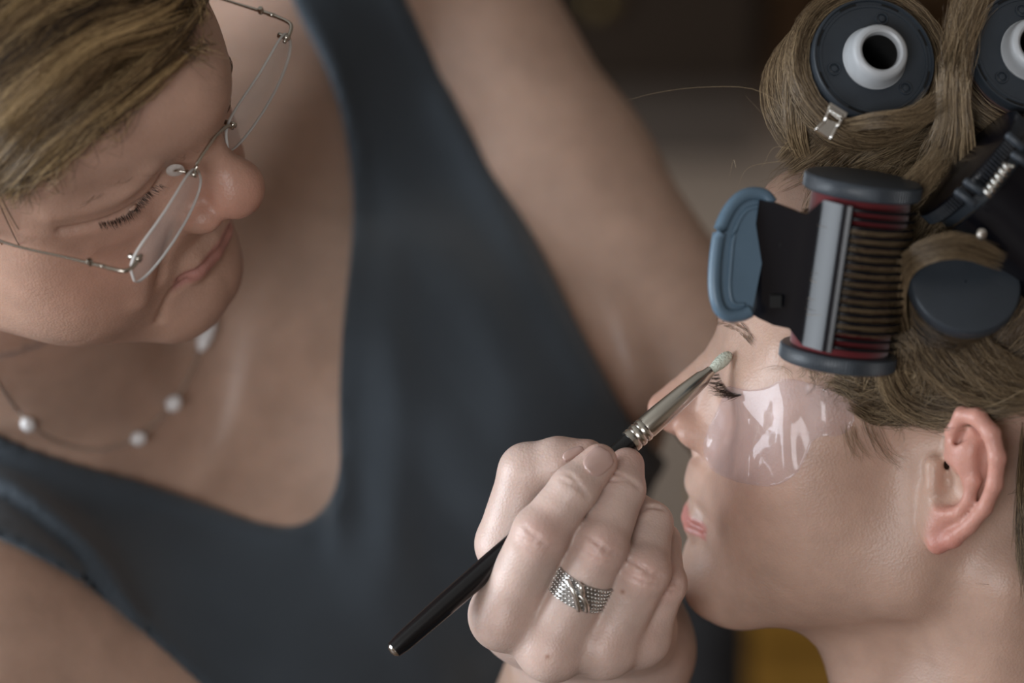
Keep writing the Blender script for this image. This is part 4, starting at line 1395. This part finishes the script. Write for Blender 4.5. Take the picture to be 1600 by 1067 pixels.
for (px, py) in ((1230, 345), (1226, 388), (1212, 470)):      # small square holes in the body, seen as dark pegs
    q = C(px, py, 159.85)
    boxes('peg', [((-.0022, -.0012, -.0024), (.0022, .0012, .0024))], M_DARK, clip)
    ob = bpy.context.scene.objects[-1] if False else COL.objects[-1]
    ob.data.transform(Matrix.Translation(Vector(world_of(q))))
spring = [world_of(C(1262, 318 - 4, 159.7)), world_of(C(1268, 300, 159.6))]

# ---- the two darker rollers behind it, toward the right edge
RD_T, RD_B = C(1520, 262, 161.6), C(1690, 420, 162.4)
rollD, RD_AX, RD_L = side_roller(RD_T, RD_B, 2.75, 'large black roller at the right edge, below the cut-off one', velvet=False, capm=M_CLIPBLK)
clipD = empty('claw_clip', world_of(C(1580, 300, 158.2)), 'black claw clip with bright coil spring on the large black roller', 'hair clip')
XD = np.cross(RD_AX, [0, 0, 1.0]); XD /= np.linalg.norm(XD)
ZD = np.cross(XD, RD_AX); ZD = ZD if ZD[2] > 0 else -ZD
RDm = (RD_T + RD_B)/2
gd = np.zeros((9, 14, 3))
for i, a in enumerate(np.radians(np.linspace(-60, 60, 9))):
    for j in range(14):
        gd[i, j] = RD_B + RD_AX*(RD_L*(.15 + .72*j/13)) + XD*math.sin(a)*2.8 + ZD*math.cos(a)*2.8
sheet('clip_body', gd, .25, M_CLIPBLK, clipD)


def onD(px, py, lift=0.0):
    return world_of(C(px, py, 157.9 - lift))


for a, b in (((1508, 282), (1536, 302)), ((1494, 298), (1524, 320)), ((1574, 210), (1600, 232)), ((1582, 240), (1606, 256))):
    tube_obj('bar', [onD(*a), onD((a[0]+b[0])/2, (a[1]+b[1])/2, .1), onD(*b)], .0016, M_PLASTIC, clipD, 8, 8)
coil = []
for i in range(90):
    s = i/89; a = 2*math.pi*6*s
    base_ = np.array([1541 + 36*s, 304 - 48*s])
    nx = np.array([.8, .6])*7*math.cos(a)
    coil.append(world_of(C(base_[0]+nx[0], base_[1]+nx[1], 157.6 - .2*math.sin(a))))
tube_obj('spring', coil, .0007, M_CHROME, clipD, 200, 6)
lathe('pin', [(0, -.001), (.0018, -.0008), (.0022, 0), (.0018, .0008), (0, .001)], onD(1534, 365), cdir((0, 0, 1)), M_CHROME, clipD, 16)
rollE, _, _ = side_roller(C(1506, 446, 160.2), C(1468, 522, 164.0), 2.2, 'black roller under a loop of hair above the ear', velvet=False)

# ---- little metal sectioning clip on the hair under the first roller
mclip = empty('metal_clip', world_of(C(1290, 205, 160.5)), 'small silver spring clip in the hair below the whole roller', 'hair clip')
def mc(px, py, lift=0.0): return world_of(C(px, py, 160.4 - lift))
def plate(name, q, th, m, parent):
    g = np.zeros((2, 2, 3))
    for i in range(2):
        for j in range(2): g[i, j] = C(*q[i][j])
    return sheet(name, g, th, m, parent)
plate('plate', [[(1291, 186, 160.35), (1310, 194, 160.35)], [(1274, 202, 160.2), (1297, 217, 160.2)]], .05, M_CHROME, mclip)
plate('top_plate', [[(1297, 160, 160.3), (1324, 177, 160.3)], [(1294, 166, 160.25), (1321, 184, 160.25)]], .05, M_CHROME, mclip)
for a, b in (((1297, 166), (1288, 192)), ((1318, 182), (1307, 200))):
    tube_obj('side_arm', [mc(*a, .1), mc(*b, .1)], .0007, M_CHROME, mclip, 4, 8)
for a, b in (((1288, 190), (1274, 203)), ((1307, 199), (1297, 218))):
    tube_obj('edge_wire', [mc(*a, .2), mc(*b, .25)], .0006, M_CHROME, mclip, 4, 8)
cl = []
for i in range(80):
    s = i/79; a = 2*math.pi*6*s
    cl.append(world_of(C(1298 + 18*s + 2.5*math.cos(a)*-.5, 172 + 11*s + 4*math.cos(a), 160.1 - .12*math.sin(a))))
tube_obj('spring', cl, .0005, M_CHROME, mclip, 160, 6)

# ------------------------------------------------------------------ hair
M_HAIR_S = hair_material('ash_blond_hair', (0.06, 0.038, 0.020), (0.20, 0.135, 0.075), (0.46, 0.34, 0.20))
M_HAIR_A = hair_material('highlighted_brown_hair', (0.024, 0.014, 0.008), (0.17, 0.102, 0.046), (0.52, 0.355, 0.17))
M_LASH = hair_material('lash_hair', (0.02, 0.012, 0.008), (0.05, 0.03, 0.018), (0.10, 0.06, 0.035))
M_BROW = hair_material('brow_hair', (0.07, 0.04, 0.022), (0.15, 0.09, 0.05), (0.26, 0.17, 0.10))
M_ROOTS = noisy(mat('hair_mass', (0.060, 0.038, 0.020), 0.6), 120, 0.5, 0.6, 700)


def wobble(n, K, amp, freq=2.0):
    s = np.linspace(0, 1, K)[None]
    out = np.zeros((n, K))
    for f in (1, 2):
        out += RNG.normal(0, amp/f, (n, 1)) * np.sin(s*freq*f*math.pi + RNG.uniform(0, 6.28, (n, 1)))
    return out * s


def lock(guide, n, w, t, K=10, amp=0.15, freq=1.6, trim=0.25, lift=0.0, clump=0):
    """strands along a guide (camera cm); w, t: width and thickness (cm), numbers or lists along the lock"""
    G = resample(guide, 60)
    T = np.gradient(G, axis=0); T /= np.linalg.norm(T, axis=1, keepdims=True)
    A_ = np.cross(T, np.array([0, 0, 1.0])); A_ /= np.linalg.norm(A_, axis=1, keepdims=True) + 1e-9
    B_ = np.cross(A_, T)
    x = np.linspace(0, 1, 60)
    wp = np.interp(x, np.linspace(0, 1, len(np.atleast_1d(w))), np.atleast_1d(w))
    tp = np.interp(x, np.linspace(0, 1, len(np.atleast_1d(t))), np.atleast_1d(t))
    s0 = RNG.uniform(0, trim, n); s1 = 1 - RNG.uniform(0, trim, n)
    S = s0[:, None] + (s1-s0)[:, None] * np.linspace(0, 1, K)[None]
    def at(a): return np.stack([np.interp(S, x, a[:, i]) for i in range(3)], -1)
    global LAST_T
    LAST_T = RNG.uniform(0, 1, n)
    if clump:
        cen = RNG.uniform(-.5, .5, clump); ci_ = RNG.integers(0, clump, n); a = cen[ci_] + RNG.normal(0, .22/clump, n); LAST_T = np.clip(RNG.uniform(0, 1, clump)[ci_] + RNG.normal(0, .15, n), 0, 1)
    else:
        a = RNG.uniform(-.5, .5, n)
    b = RNG.uniform(-.5, .5, n)
    a2 = a[:, None] * np.interp(S, x, wp) + wobble(n, K, amp, freq)
    b2 = b[:, None] * np.interp(S, x, tp) + wobble(n, K, amp*.6, freq)
    return at(G) + at(A_) * a2[..., None] + at(B_) * b2[..., None]


def wind(cpt, ax, h, r, n, span, K=11, start=(0, 6.283), tight=0.06):
    """strands wound round an axis"""
    ax = np.asarray(ax, float)/np.linalg.norm(ax)
    Mx = axis_frame(ax, (0, 1, 0))
    h0 = RNG.uniform(h[0], h[1], n); rr_ = RNG.uniform(r[0], r[1], n); a0 = RNG.uniform(start[0], start[1], n); sp = RNG.uniform(.5, 1, n)*span
    s = np.linspace(0, 1, K)[None]
    a = a0[:, None] + sp[:, None]*s
    rad = rr_[:, None] + wobble(n, K, tight) 
    hh = h0[:, None] + wobble(n, K, .12)
    P = np.stack([rad*np.cos(a), rad*np.sin(a), hh], -1)
    return P @ Mx.T + np.asarray(cpt)


def cap_mesh(V, F, mask, off, pose, name, material, parent):
    me_n = np.zeros_like(V)
    fn = np.cross(V[F[:, 1]] - V[F[:, 0]], V[F[:, 3]] - V[F[:, 0]])
    for i in range(4): np.add.at(me_n, F[:, i], fn)
    me_n /= np.linalg.norm(me_n, axis=1, keepdims=True) + 1e-12
    V2, F2, used = prune(V + me_n * off[:, None], F, mask)
    return mesh_obj(name, pose.world(V2), F2, material, parent)


# ---- the sitter
HL = np.array([(8.2, 10.8), (7.3, 9.8), (6.8, 8), (6.4, 6), (5.9, 4.6), (5.0, 3.7), (4.3, 2.9), (3.6, 2.5), (2.6, 2.6), (1.5, 2.9), (.5, 3.3), (-1.9, 3.2), (-2.9, 1.5), (-3.2, -1), (-4.2, -4.5), (-6, -7), (-14, -7), (-14, 15), (8.2, 15)])
pd_s = poly_sdf(SV[:, 1].astype(np.float32), SV[:, 2].astype(np.float32), HL)
earv = (np.abs(SV[:, 0]) > 6.9) & (SV[:, 1] < 1.2) & (SV[:, 1] > -4) & (SV[:, 2] < 3.3)
mask = (pd_s < 0) & ~earv
nz = np.sin(SV[:, 1]*3.1 + SV[:, 2]*1.3) * np.sin(SV[:, 2]*2.7 - SV[:, 0]) 
hair_s = cap_mesh(SV, SF, mask & (pd_s < -.75 + .25*np.sin(SV[:, 1]*5)), np.clip(-pd_s - .6, 0, 1) * (.28 + .12*nz) - .02, SIT, 'hair', M_ROOTS, sit_root)


def idw(px, py, pts, vecs):
    d2 = (px[:, None]-pts[None, :, 0])**2 + (py[:, None]-pts[None, :, 1])**2 + 300
    w = 1/d2**1.5
    v = (w[..., None]*vecs[None]).sum(1); return v/np.linalg.norm(v, axis=1, keepdims=True)


GP = np.array([(1250, 245, .45, -.9), (1215, 255, .25, -.95), (1320, 250, .5, -.85), (1400, 220, .2, -1), (1480, 200, .05, -1), (1380, 330, .6, -.6), (1350, 625, .5, -.8), (1410, 600, .25, -1),
               (1455, 625, .9, -.45), (1550, 610, 1, -.1), (1500, 540, .5, -.9), (1440, 560, -.1, -1), (1300, 580, .5, -.6), (1260, 520, .6, -.5), (1592, 820, .15, 1), (1590, 700, .3, 1), (1560, 480, .4, -.9)], float)
cand = np.nonzero(mask)[0]
camv = SIT_CAM_V[cand]
ppx = 800 + camv[:, 0]/-camv[:, 2]*F_PX; ppy = 533.5 - camv[:, 1]/-camv[:, 2]*F_PX
vis = (SV[cand, 0] < 3.0) & (ppx < 1680) & (ppy > -60) & (ppy < 1000)
cand = cand[vis]; camv = camv[vis]; ppx = ppx[vis]; ppy = ppy[vis]
sel = RNG.choice(len(cand), 6000)
root = camv[sel] + RNG.normal(0, .05, (6000, 3))
dv = idw(ppx[sel], ppy[sel], GP[:, :2], GP[:, 2:])
nrm_o = root - SIT.cam(np.array([[0, 0, 4.0]])); nrm_o /= np.linalg.norm(nrm_o, axis=1, keepdims=True)
d3 = np.stack([dv[:, 0], -dv[:, 1], np.zeros(6000)], 1) + RNG.normal(0, .16, (6000, 3))
d3 -= nrm_o * (d3*nrm_o).sum(1, keepdims=True); d3 /= np.linalg.norm(d3, axis=1, keepdims=True)
K = 9
s = np.linspace(0, 1, K)[None, :, None]
ln_ = RNG.uniform(1.6, 4.2, (6000, 1, 1))
arc = ln_*s
P = root[:, None] + d3[:, None]*arc + nrm_o[:, None]*(.25 + .55*np.sin(s*math.pi*.8)*RNG.uniform(.2, 1, (6000, 1, 1)) - arc*arc*.055)
perp = np.cross(d3, nrm_o)
P += perp[:, None]*wobble(6000, K, .22, 2.2)[..., None]
strands('scalp_strands', world_of(P), .00011, M_HAIR_S, hair_s)

# hair wound on the rollers
W1 = wind(RA_C, RA_AX, (-5.5, -.75), (2.45, 3.25), 2600, 4.2)
W1b = wind(RA_C, RA_AX, (-1.1, -.3), (2.6, 3.35), 900, 3.6, tight=.1)
W2 = wind(RB_C, RB_AX, (-5.5, -.75), (2.45, 3.2), 1500, 4.2)
strands('wound_strands', world_of(np.concatenate([W1, W1b, W2])), .00010, M_HAIR_S, hair_s)
W3 = wind(RC_B, RC_AX, (1.25, RC_L-1.35), (1.97, 2.31), 2200, 2.4)
strands('wound_strands', world_of(W3), .00010, M_HAIR_S, hair_s, tint=RNG.uniform(.2, .9, len(W3)))
W4 = wind(RD_B, RD_AX, (.8, RD_L-.8), (2.42, 2.66), 700, 2.6)
W5 = wind(C(1468, 522, 164.0), C(1506, 446, 160.2) - C(1468, 522, 164.0), (.5, 3.6), (1.75, 2.0), 700, 3.0)
strands('wound_strands', world_of(np.concatenate([W4, W5])), .00010, M_HAIR_S, hair_s, tint=RNG.uniform(0, .5, len(W4)+len(W5)))


def G(*pts):
    """guide: (px, py, distance) points"""
    return np.array([C(*q) for q in pts])


def GS(off, *pts):
    """guide laid over the sitter's head, lifted by off"""
    return np.array([C(a, b, depth(BVH_S, a, b, 165.0) - off) for a, b in pts])


L = []
def add(*a, **k): L.append(lock(*a, **k))
# from the front hair line up and round into the whole roller, strands between the two rollers
add(GS(.3, (1222, 262), (1258, 232), (1300, 200), (1345, 182)), 500, [1.0, 1.5, 1.0], .4, amp=.22)
add(G((1262, 262, 165.0), (1244, 205, 164.3), (1246, 120, 164.2), (1272, 45, 164.2), (1330, -15, 164.2)), 600, [.5, .9, .8, .8], [.3, .8, .6], amp=.22, trim=.1)
add(GS(.4, (1290, 275), (1340, 235), (1400, 205), (1440, 180)), 500, [2.2, 1.0], .5, amp=.2)
add(G((1320, 196, 161.6), (1370, 188, 161.2), (1430, 182, 161.3), (1480, 150, 161.8)), 260, [.5, .7, .9], .3, amp=.12)
add(G((1480, 260, 163.2), (1490, 200, 162.4), (1490, 120, 162.2), (1505, 40, 162.6), (1530, -30, 163)), 800, [2.6, 1.2, .9, 1.4], .8, amp=.25)
add(GS(.5, (1330, 290), (1400, 262), (1460, 230), (1500, 205)), 500, [1.6, 1.4], .5, amp=.2)
# temple and over the ear
add(GS(.45, (1400, 520), (1395, 575), (1420, 622), (1480, 640), (1560, 624), (1640, 612)), 800, [1.2, 1.6, 1.5, 1.1], .7, amp=.3)
add(GS(.7, (1452, 532), (1478, 572), (1530, 602), (1640, 612)), 700, [1.8, 1.6, 1.2], .6, amp=.3)
add(GS(.9, (1512, 532), (1536, 565), (1582, 592), (1650, 600)), 500, [1.6, 1.6, 1.2], .6, amp=.3)
add(GS(.35, (1300, 585), (1335, 600), (1375, 605), (1410, 580)), 220, [1.3, 1.2, .8], .3, amp=.3, freq=2.4)
add(GS(.3, (1330, 622), (1370, 645), (1420, 645), (1480, 636)), 320, [1.0, .9, .7], .3, amp=.28, freq=2.4)
add(GS(.45, (1395, 500), (1430, 530), (1450, 580), (1440, 630)), 420, [1.6, 1.2, .6], .4, amp=.35, freq=2.2)
# the loop in front of the dark roller
add(G((1412, 520, 161.5), (1402, 470, 160.2), (1412, 420, 159.4), (1450, 392, 159.0), (1505, 385, 159.0), (1570, 410, 159.6)), 420, [.5, .6, .9, 1.0, .7], .35, amp=.06, trim=.08)
add(G((1380, 340, 161.8), (1420, 300, 161.2), (1450, 270, 161.3), (1480, 230, 162)), 260, [1.2, .9], .5, amp=.15)
# nape behind the ear
add(GS(.25, (1612, 660), (1603, 760), (1600, 860), (1606, 950)), 260, [.9, .6, .3], .3, amp=.2)
strands('lock_strands', world_of(np.concatenate(L)), .00010, M_HAIR_S, hair_s)
# wisps and flyaways
L = []
for g in ([(1275, 268), (1235, 275), (1195, 302)], [(1290, 275), (1245, 285), (1200, 312)], [(1260, 258), (1225, 262), (1192, 290)], [(1330, 655), (1340, 690), (1365, 730)], [(1320, 660), (1328, 700), (1342, 728)], [(1345, 640), (1362, 690), (1402, 735)], [(1360, 650), (1385, 700), (1420, 735)], [(1312, 600), (1290, 590), (1262, 596)],
          [(1330, 610), (1300, 605), (1275, 612)], [(1285, 585), (1262, 572), (1240, 580)], [(1250, 560), (1240, 545), (1225, 552)]):
    L.append(lock(GS(.2, *g), 10, [.5, .35], .1, amp=.12))
for k in range(90):
    u = RNG.uniform(); a0 = np.array([np.interp(u, [0, .25, .5, .75, 1], [1240, 1295, 1335, 1350, 1400]), np.interp(u, [0, .25, .5, .75, 1], [560, 588, 615, 640, 652])]) + RNG.normal(0, 9, 2)
    th = RNG.uniform(-2.6, .4); cv = RNG.normal(0, 1.0); g = [tuple(a0)]
    st = RNG.uniform(9, 17)
    for j in range(4):
        th += cv*.45; a0 = a0 + st*np.array([math.cos(th), math.sin(th)]); g.append(tuple(a0))
    L.append(lock(GS(.18, *g), 3, .25, .08, amp=.06))
strands('wisps', world_of(np.concatenate(L)), .00008, M_HAIR_S, hair_s, tint=RNG.uniform(.2, .8, 10*11 + 270))
fly = [G((1240, 178, 163), (1180, 140, 163), (1100, 136, 163), (1030, 144, 163), (975, 158, 163)), G((1230, 195, 163), (1200, 185, 163), (1165, 150, 163)), G((1190, 285, 165), (1155, 315, 164), (1142, 360, 164), (1138, 400, 163)),
       G((1245, 235, 163), (1210, 230, 163), (1195, 255, 163), (1188, 262, 163)), G((1240, 110, 162), (1215, 160, 162), (1240, 215, 162)), G((1250, 60, 162), (1225, 120, 162), (1235, 190, 162)), G((1160, 400, 163), (1142, 450, 163), (1100, 510, 163)),
       G((1235, 250, 163), (1170, 262, 163), (1150, 300, 163)), G((1150, 262, 163), (1146, 250, 163), (1140, 275, 163))]
strands('flyaways', world_of(np.concatenate([lock(g, 1, 0, 0, 16, .01, trim=0.001) for g in fly])), .00006, M_HAIR_S, hair_s, tint=np.full(len(fly), .9))

# lashes and brows of the sitter (both sides)
def surf(bvh, x, z, off=0.0):
    p, n, i, t = bvh.ray_cast(Vector((x, 20, z)), Vector((0, -1, 0)))
    return np.array(p) + np.array(n)*off if p is not None else np.array([x, 8.0, z])


def lashes(bvh, pose, zf, name, parent, n=150, length=.9, out=(0.1, .85, -.45), mat_=M_LASH):
    P = []
    for s in (-1, 1):
        for i in range(n):
            u = (i + RNG.uniform())/n
            x = 1.9 + 2.7*u
            b = surf(bvh, s*x, zf(u) + RNG.normal(0, .03), .0)
            d = np.array([s*(out[0] + .9*(u-.4)), out[1], out[2]]) + RNG.normal(0, .2, 3)
            d /= np.linalg.norm(d)
            ll = length*RNG.uniform(.6, 1.0)
            t = np.linspace(0, 1, 7)[:, None]
            P.append(b + d*ll*t + np.array([0, .05, .28*length])*t*t)
    return strands(name, pose.world(np.array(P)), .00009, mat_, parent, tint=RNG.uniform(0, .4, len(P)), taper=.2)


def brows(bvh, pose, path, name, parent, n=260, w=.55, length=.8, rad=.00009, out=.05, near=None):
    P = []
    for s in (-1, 1):
        for i in range(n if near is None or s < 0 else near):
            u = RNG.uniform()
            g = np.array([np.interp(u, np.linspace(0, 1, len(path)), [q[k] for q in path]) for k in range(2)])
            x, z = g[0], g[1] + RNG.uniform(-.5, .5)*w*(1 - .6*u)
            dx, dz = .75 + .2*u, .55 - .95*u
            ll = length*RNG.uniform(.6, 1)
            q = []
            for t in np.linspace(0, 1, 6):
                q.append(surf(bvh, s*(x + dx*ll*t), z + dz*ll*t, .03 + out*math.sin(math.pi*t)))
            P.append(q)
    return strands(name, pose.world(np.array(P)), rad, M_BROW, parent, taper=.3)


lashes(SIT_BVH, SIT, lambda u: 1.5 + .3*(2*u-1)**2 - .05, 'eyelashes', sit_root)
brows(SIT_BVH, SIT, [(.7, 3.9), (1.8, 4.1), (3.0, 4.15), (3.9, 3.9)], 'eyebrows', sit_root, 240, .9, .55, .00006)

# ---- the make-up artist: short layered hair swept across the forehead
ax_ = np.abs(AV[:, 0])
hz = np.interp(ax_, [0, 3, 5.5, 7], [7.6, 7.2, 5.8, 2.5]) - 0.35*np.minimum(AV[:, 1] - 5, 0)*1.0
hz = np.where(AV[:, 1] < 1.5, np.interp(AV[:, 1], [-9, -3, 1.5], [-5, -3, 2.5]), hz)
earA = (ax_ > 6.9) & (AV[:, 1] < 1.2) & (AV[:, 1] > -4) & (AV[:, 2] < 3.3)
maskA = (AV[:, 2] > hz) & ~earA
hair_a = cap_mesh(AV, AF, maskA, np.full(len(AV), .35), ART, 'hair', M_ROOTS, art_root)


def GA(off, *pts):
    """guide over the artist's head"""
    out = []
    for q in pts:
        a, b = q[:2]; o = off if len(q) < 3 else q[2]
        out.append(C(a, b, depth(BVH_A, a, b, 166.0) - o))
    return np.array(out)


LA = []
LT_A = []
def addA(g, n, w, t, **k):
    LA.append(lock(g, n, w, t, **k)); LT_A.append(LAST_T)
addA(GA(1.0, (322, -70, .6), (290, -10), (235, 40), (150, 110), (60, 190), (-25, 285, .8)), 900, [1.0, 2.0, 2.4, 2.2, 1.4], [.5, .9, .7], amp=.3, clump=14)
addA(GA(1.3, (305, 20, .8), (250, 40), (150, 65), (60, 135), (-40, 230)), 900, [1.0, 1.8, 2.4, 2.4], [.5, 1.0, .7], amp=.3, clump=14)
addA(GA(1.6, (310, -50, 1), (230, -5), (120, 35), (20, 110), (-60, 190)), 900, [1.4, 2.2, 2.6, 2.4], .9, amp=.3, clump=14)
addA(GA(1.7, (280, -60, 1), (170, -30), (70, 15), (-40, 100)), 800, [1.6, 2.6, 2.6], .9, amp=.3, clump=14)
addA(GA(1.6, (220, -90, 1), (100, -60), (10, 0), (-60, 70)), 700, [2.4, 2.8, 2.6], .9, amp=.3, clump=12)
addA(GA(.8, (300, 62, .5), (262, 85), (205, 130), (125, 190), (50, 250), (0, 300, .6)), 420, [.8, 1.2, 1.2, .9, .6], [.4, .5, .3], amp=.35, clump=10)
addA(GA(.7, (120, 160), (70, 215), (25, 270), (2, 318, .5)), 200, [1.4, 1.2, .7], .4, amp=.4, clump=8)
for g in [((300, -20), (296, 30), (290, 70)), ((306, -40), (302, 5), (298, 50)), ((300, -10), (275, 40), (268, 85)), ((180, 60), (130, 90), (60, 95)), ((290, 50), (230, 72), (150, 78))]:
    addA(GA(1.0, *g), 90, [1.0, .6], .4, amp=.3, clump=5)
for g, nn in ((((300, 70), (240, 112), (170, 165), (95, 222), (30, 285)), 90), (((255, 100), (190, 155), (120, 210), (60, 262)), 70), (((150, 175), (100, 222), (50, 270), (20, 318)), 70), (((305, 40), (298, 75), (285, 105)), 40)):
    addA(GA(.7, *g), nn, [1.3, 1.5, 1.3, .9], .35, amp=.75, trim=.55)
HAp = np.concatenate(LA)
cl_t = np.concatenate(LT_A)
strands('lock_strands', world_of(HAp), .00018, M_HAIR_A, hair_a, tint=cl_t)
# the rest of her head, mostly outside the frame
ci = RNG.choice(np.nonzero(maskA)[0], 3200)
rt = AV[ci]; cen = np.array([0, -1.0, 4.0]); no = rt - cen; no /= np.linalg.norm(no, axis=1, keepdims=True)
dd = rt - np.array([-1.5, -3.5, 13.5]) + RNG.normal(0, .8, rt.shape); dd -= no*(dd*no).sum(1, keepdims=True); dd /= np.linalg.norm(dd, axis=1, keepdims=True)
ss = np.linspace(0, 1, 8)[None, :, None]*RNG.uniform(2.0, 4.5, (3200, 1, 1))
PA = rt[:, None] + dd[:, None]*ss + no[:, None]*(.5 + .5*np.sin(ss*.7) - .05*ss*ss)
keepA = (rt[:, 1] < 5.5)
strands('scalp_strands', ART.world(PA[keepA]), .0003, M_HAIR_A, hair_a)
lashes(ART_BVH, ART, lambda u: .60 + .35*(2*u-1)**2, 'eyelashes', art_root, 170, .5, (0.2, .5, -.8))
brows(ART_BVH, ART, [(1.0, 2.6), (2.4, 3.0), (3.8, 3.1), (5.0, 2.7)], 'eyebrows', art_root, 260, .6, .6, .00008, .12, near=12)
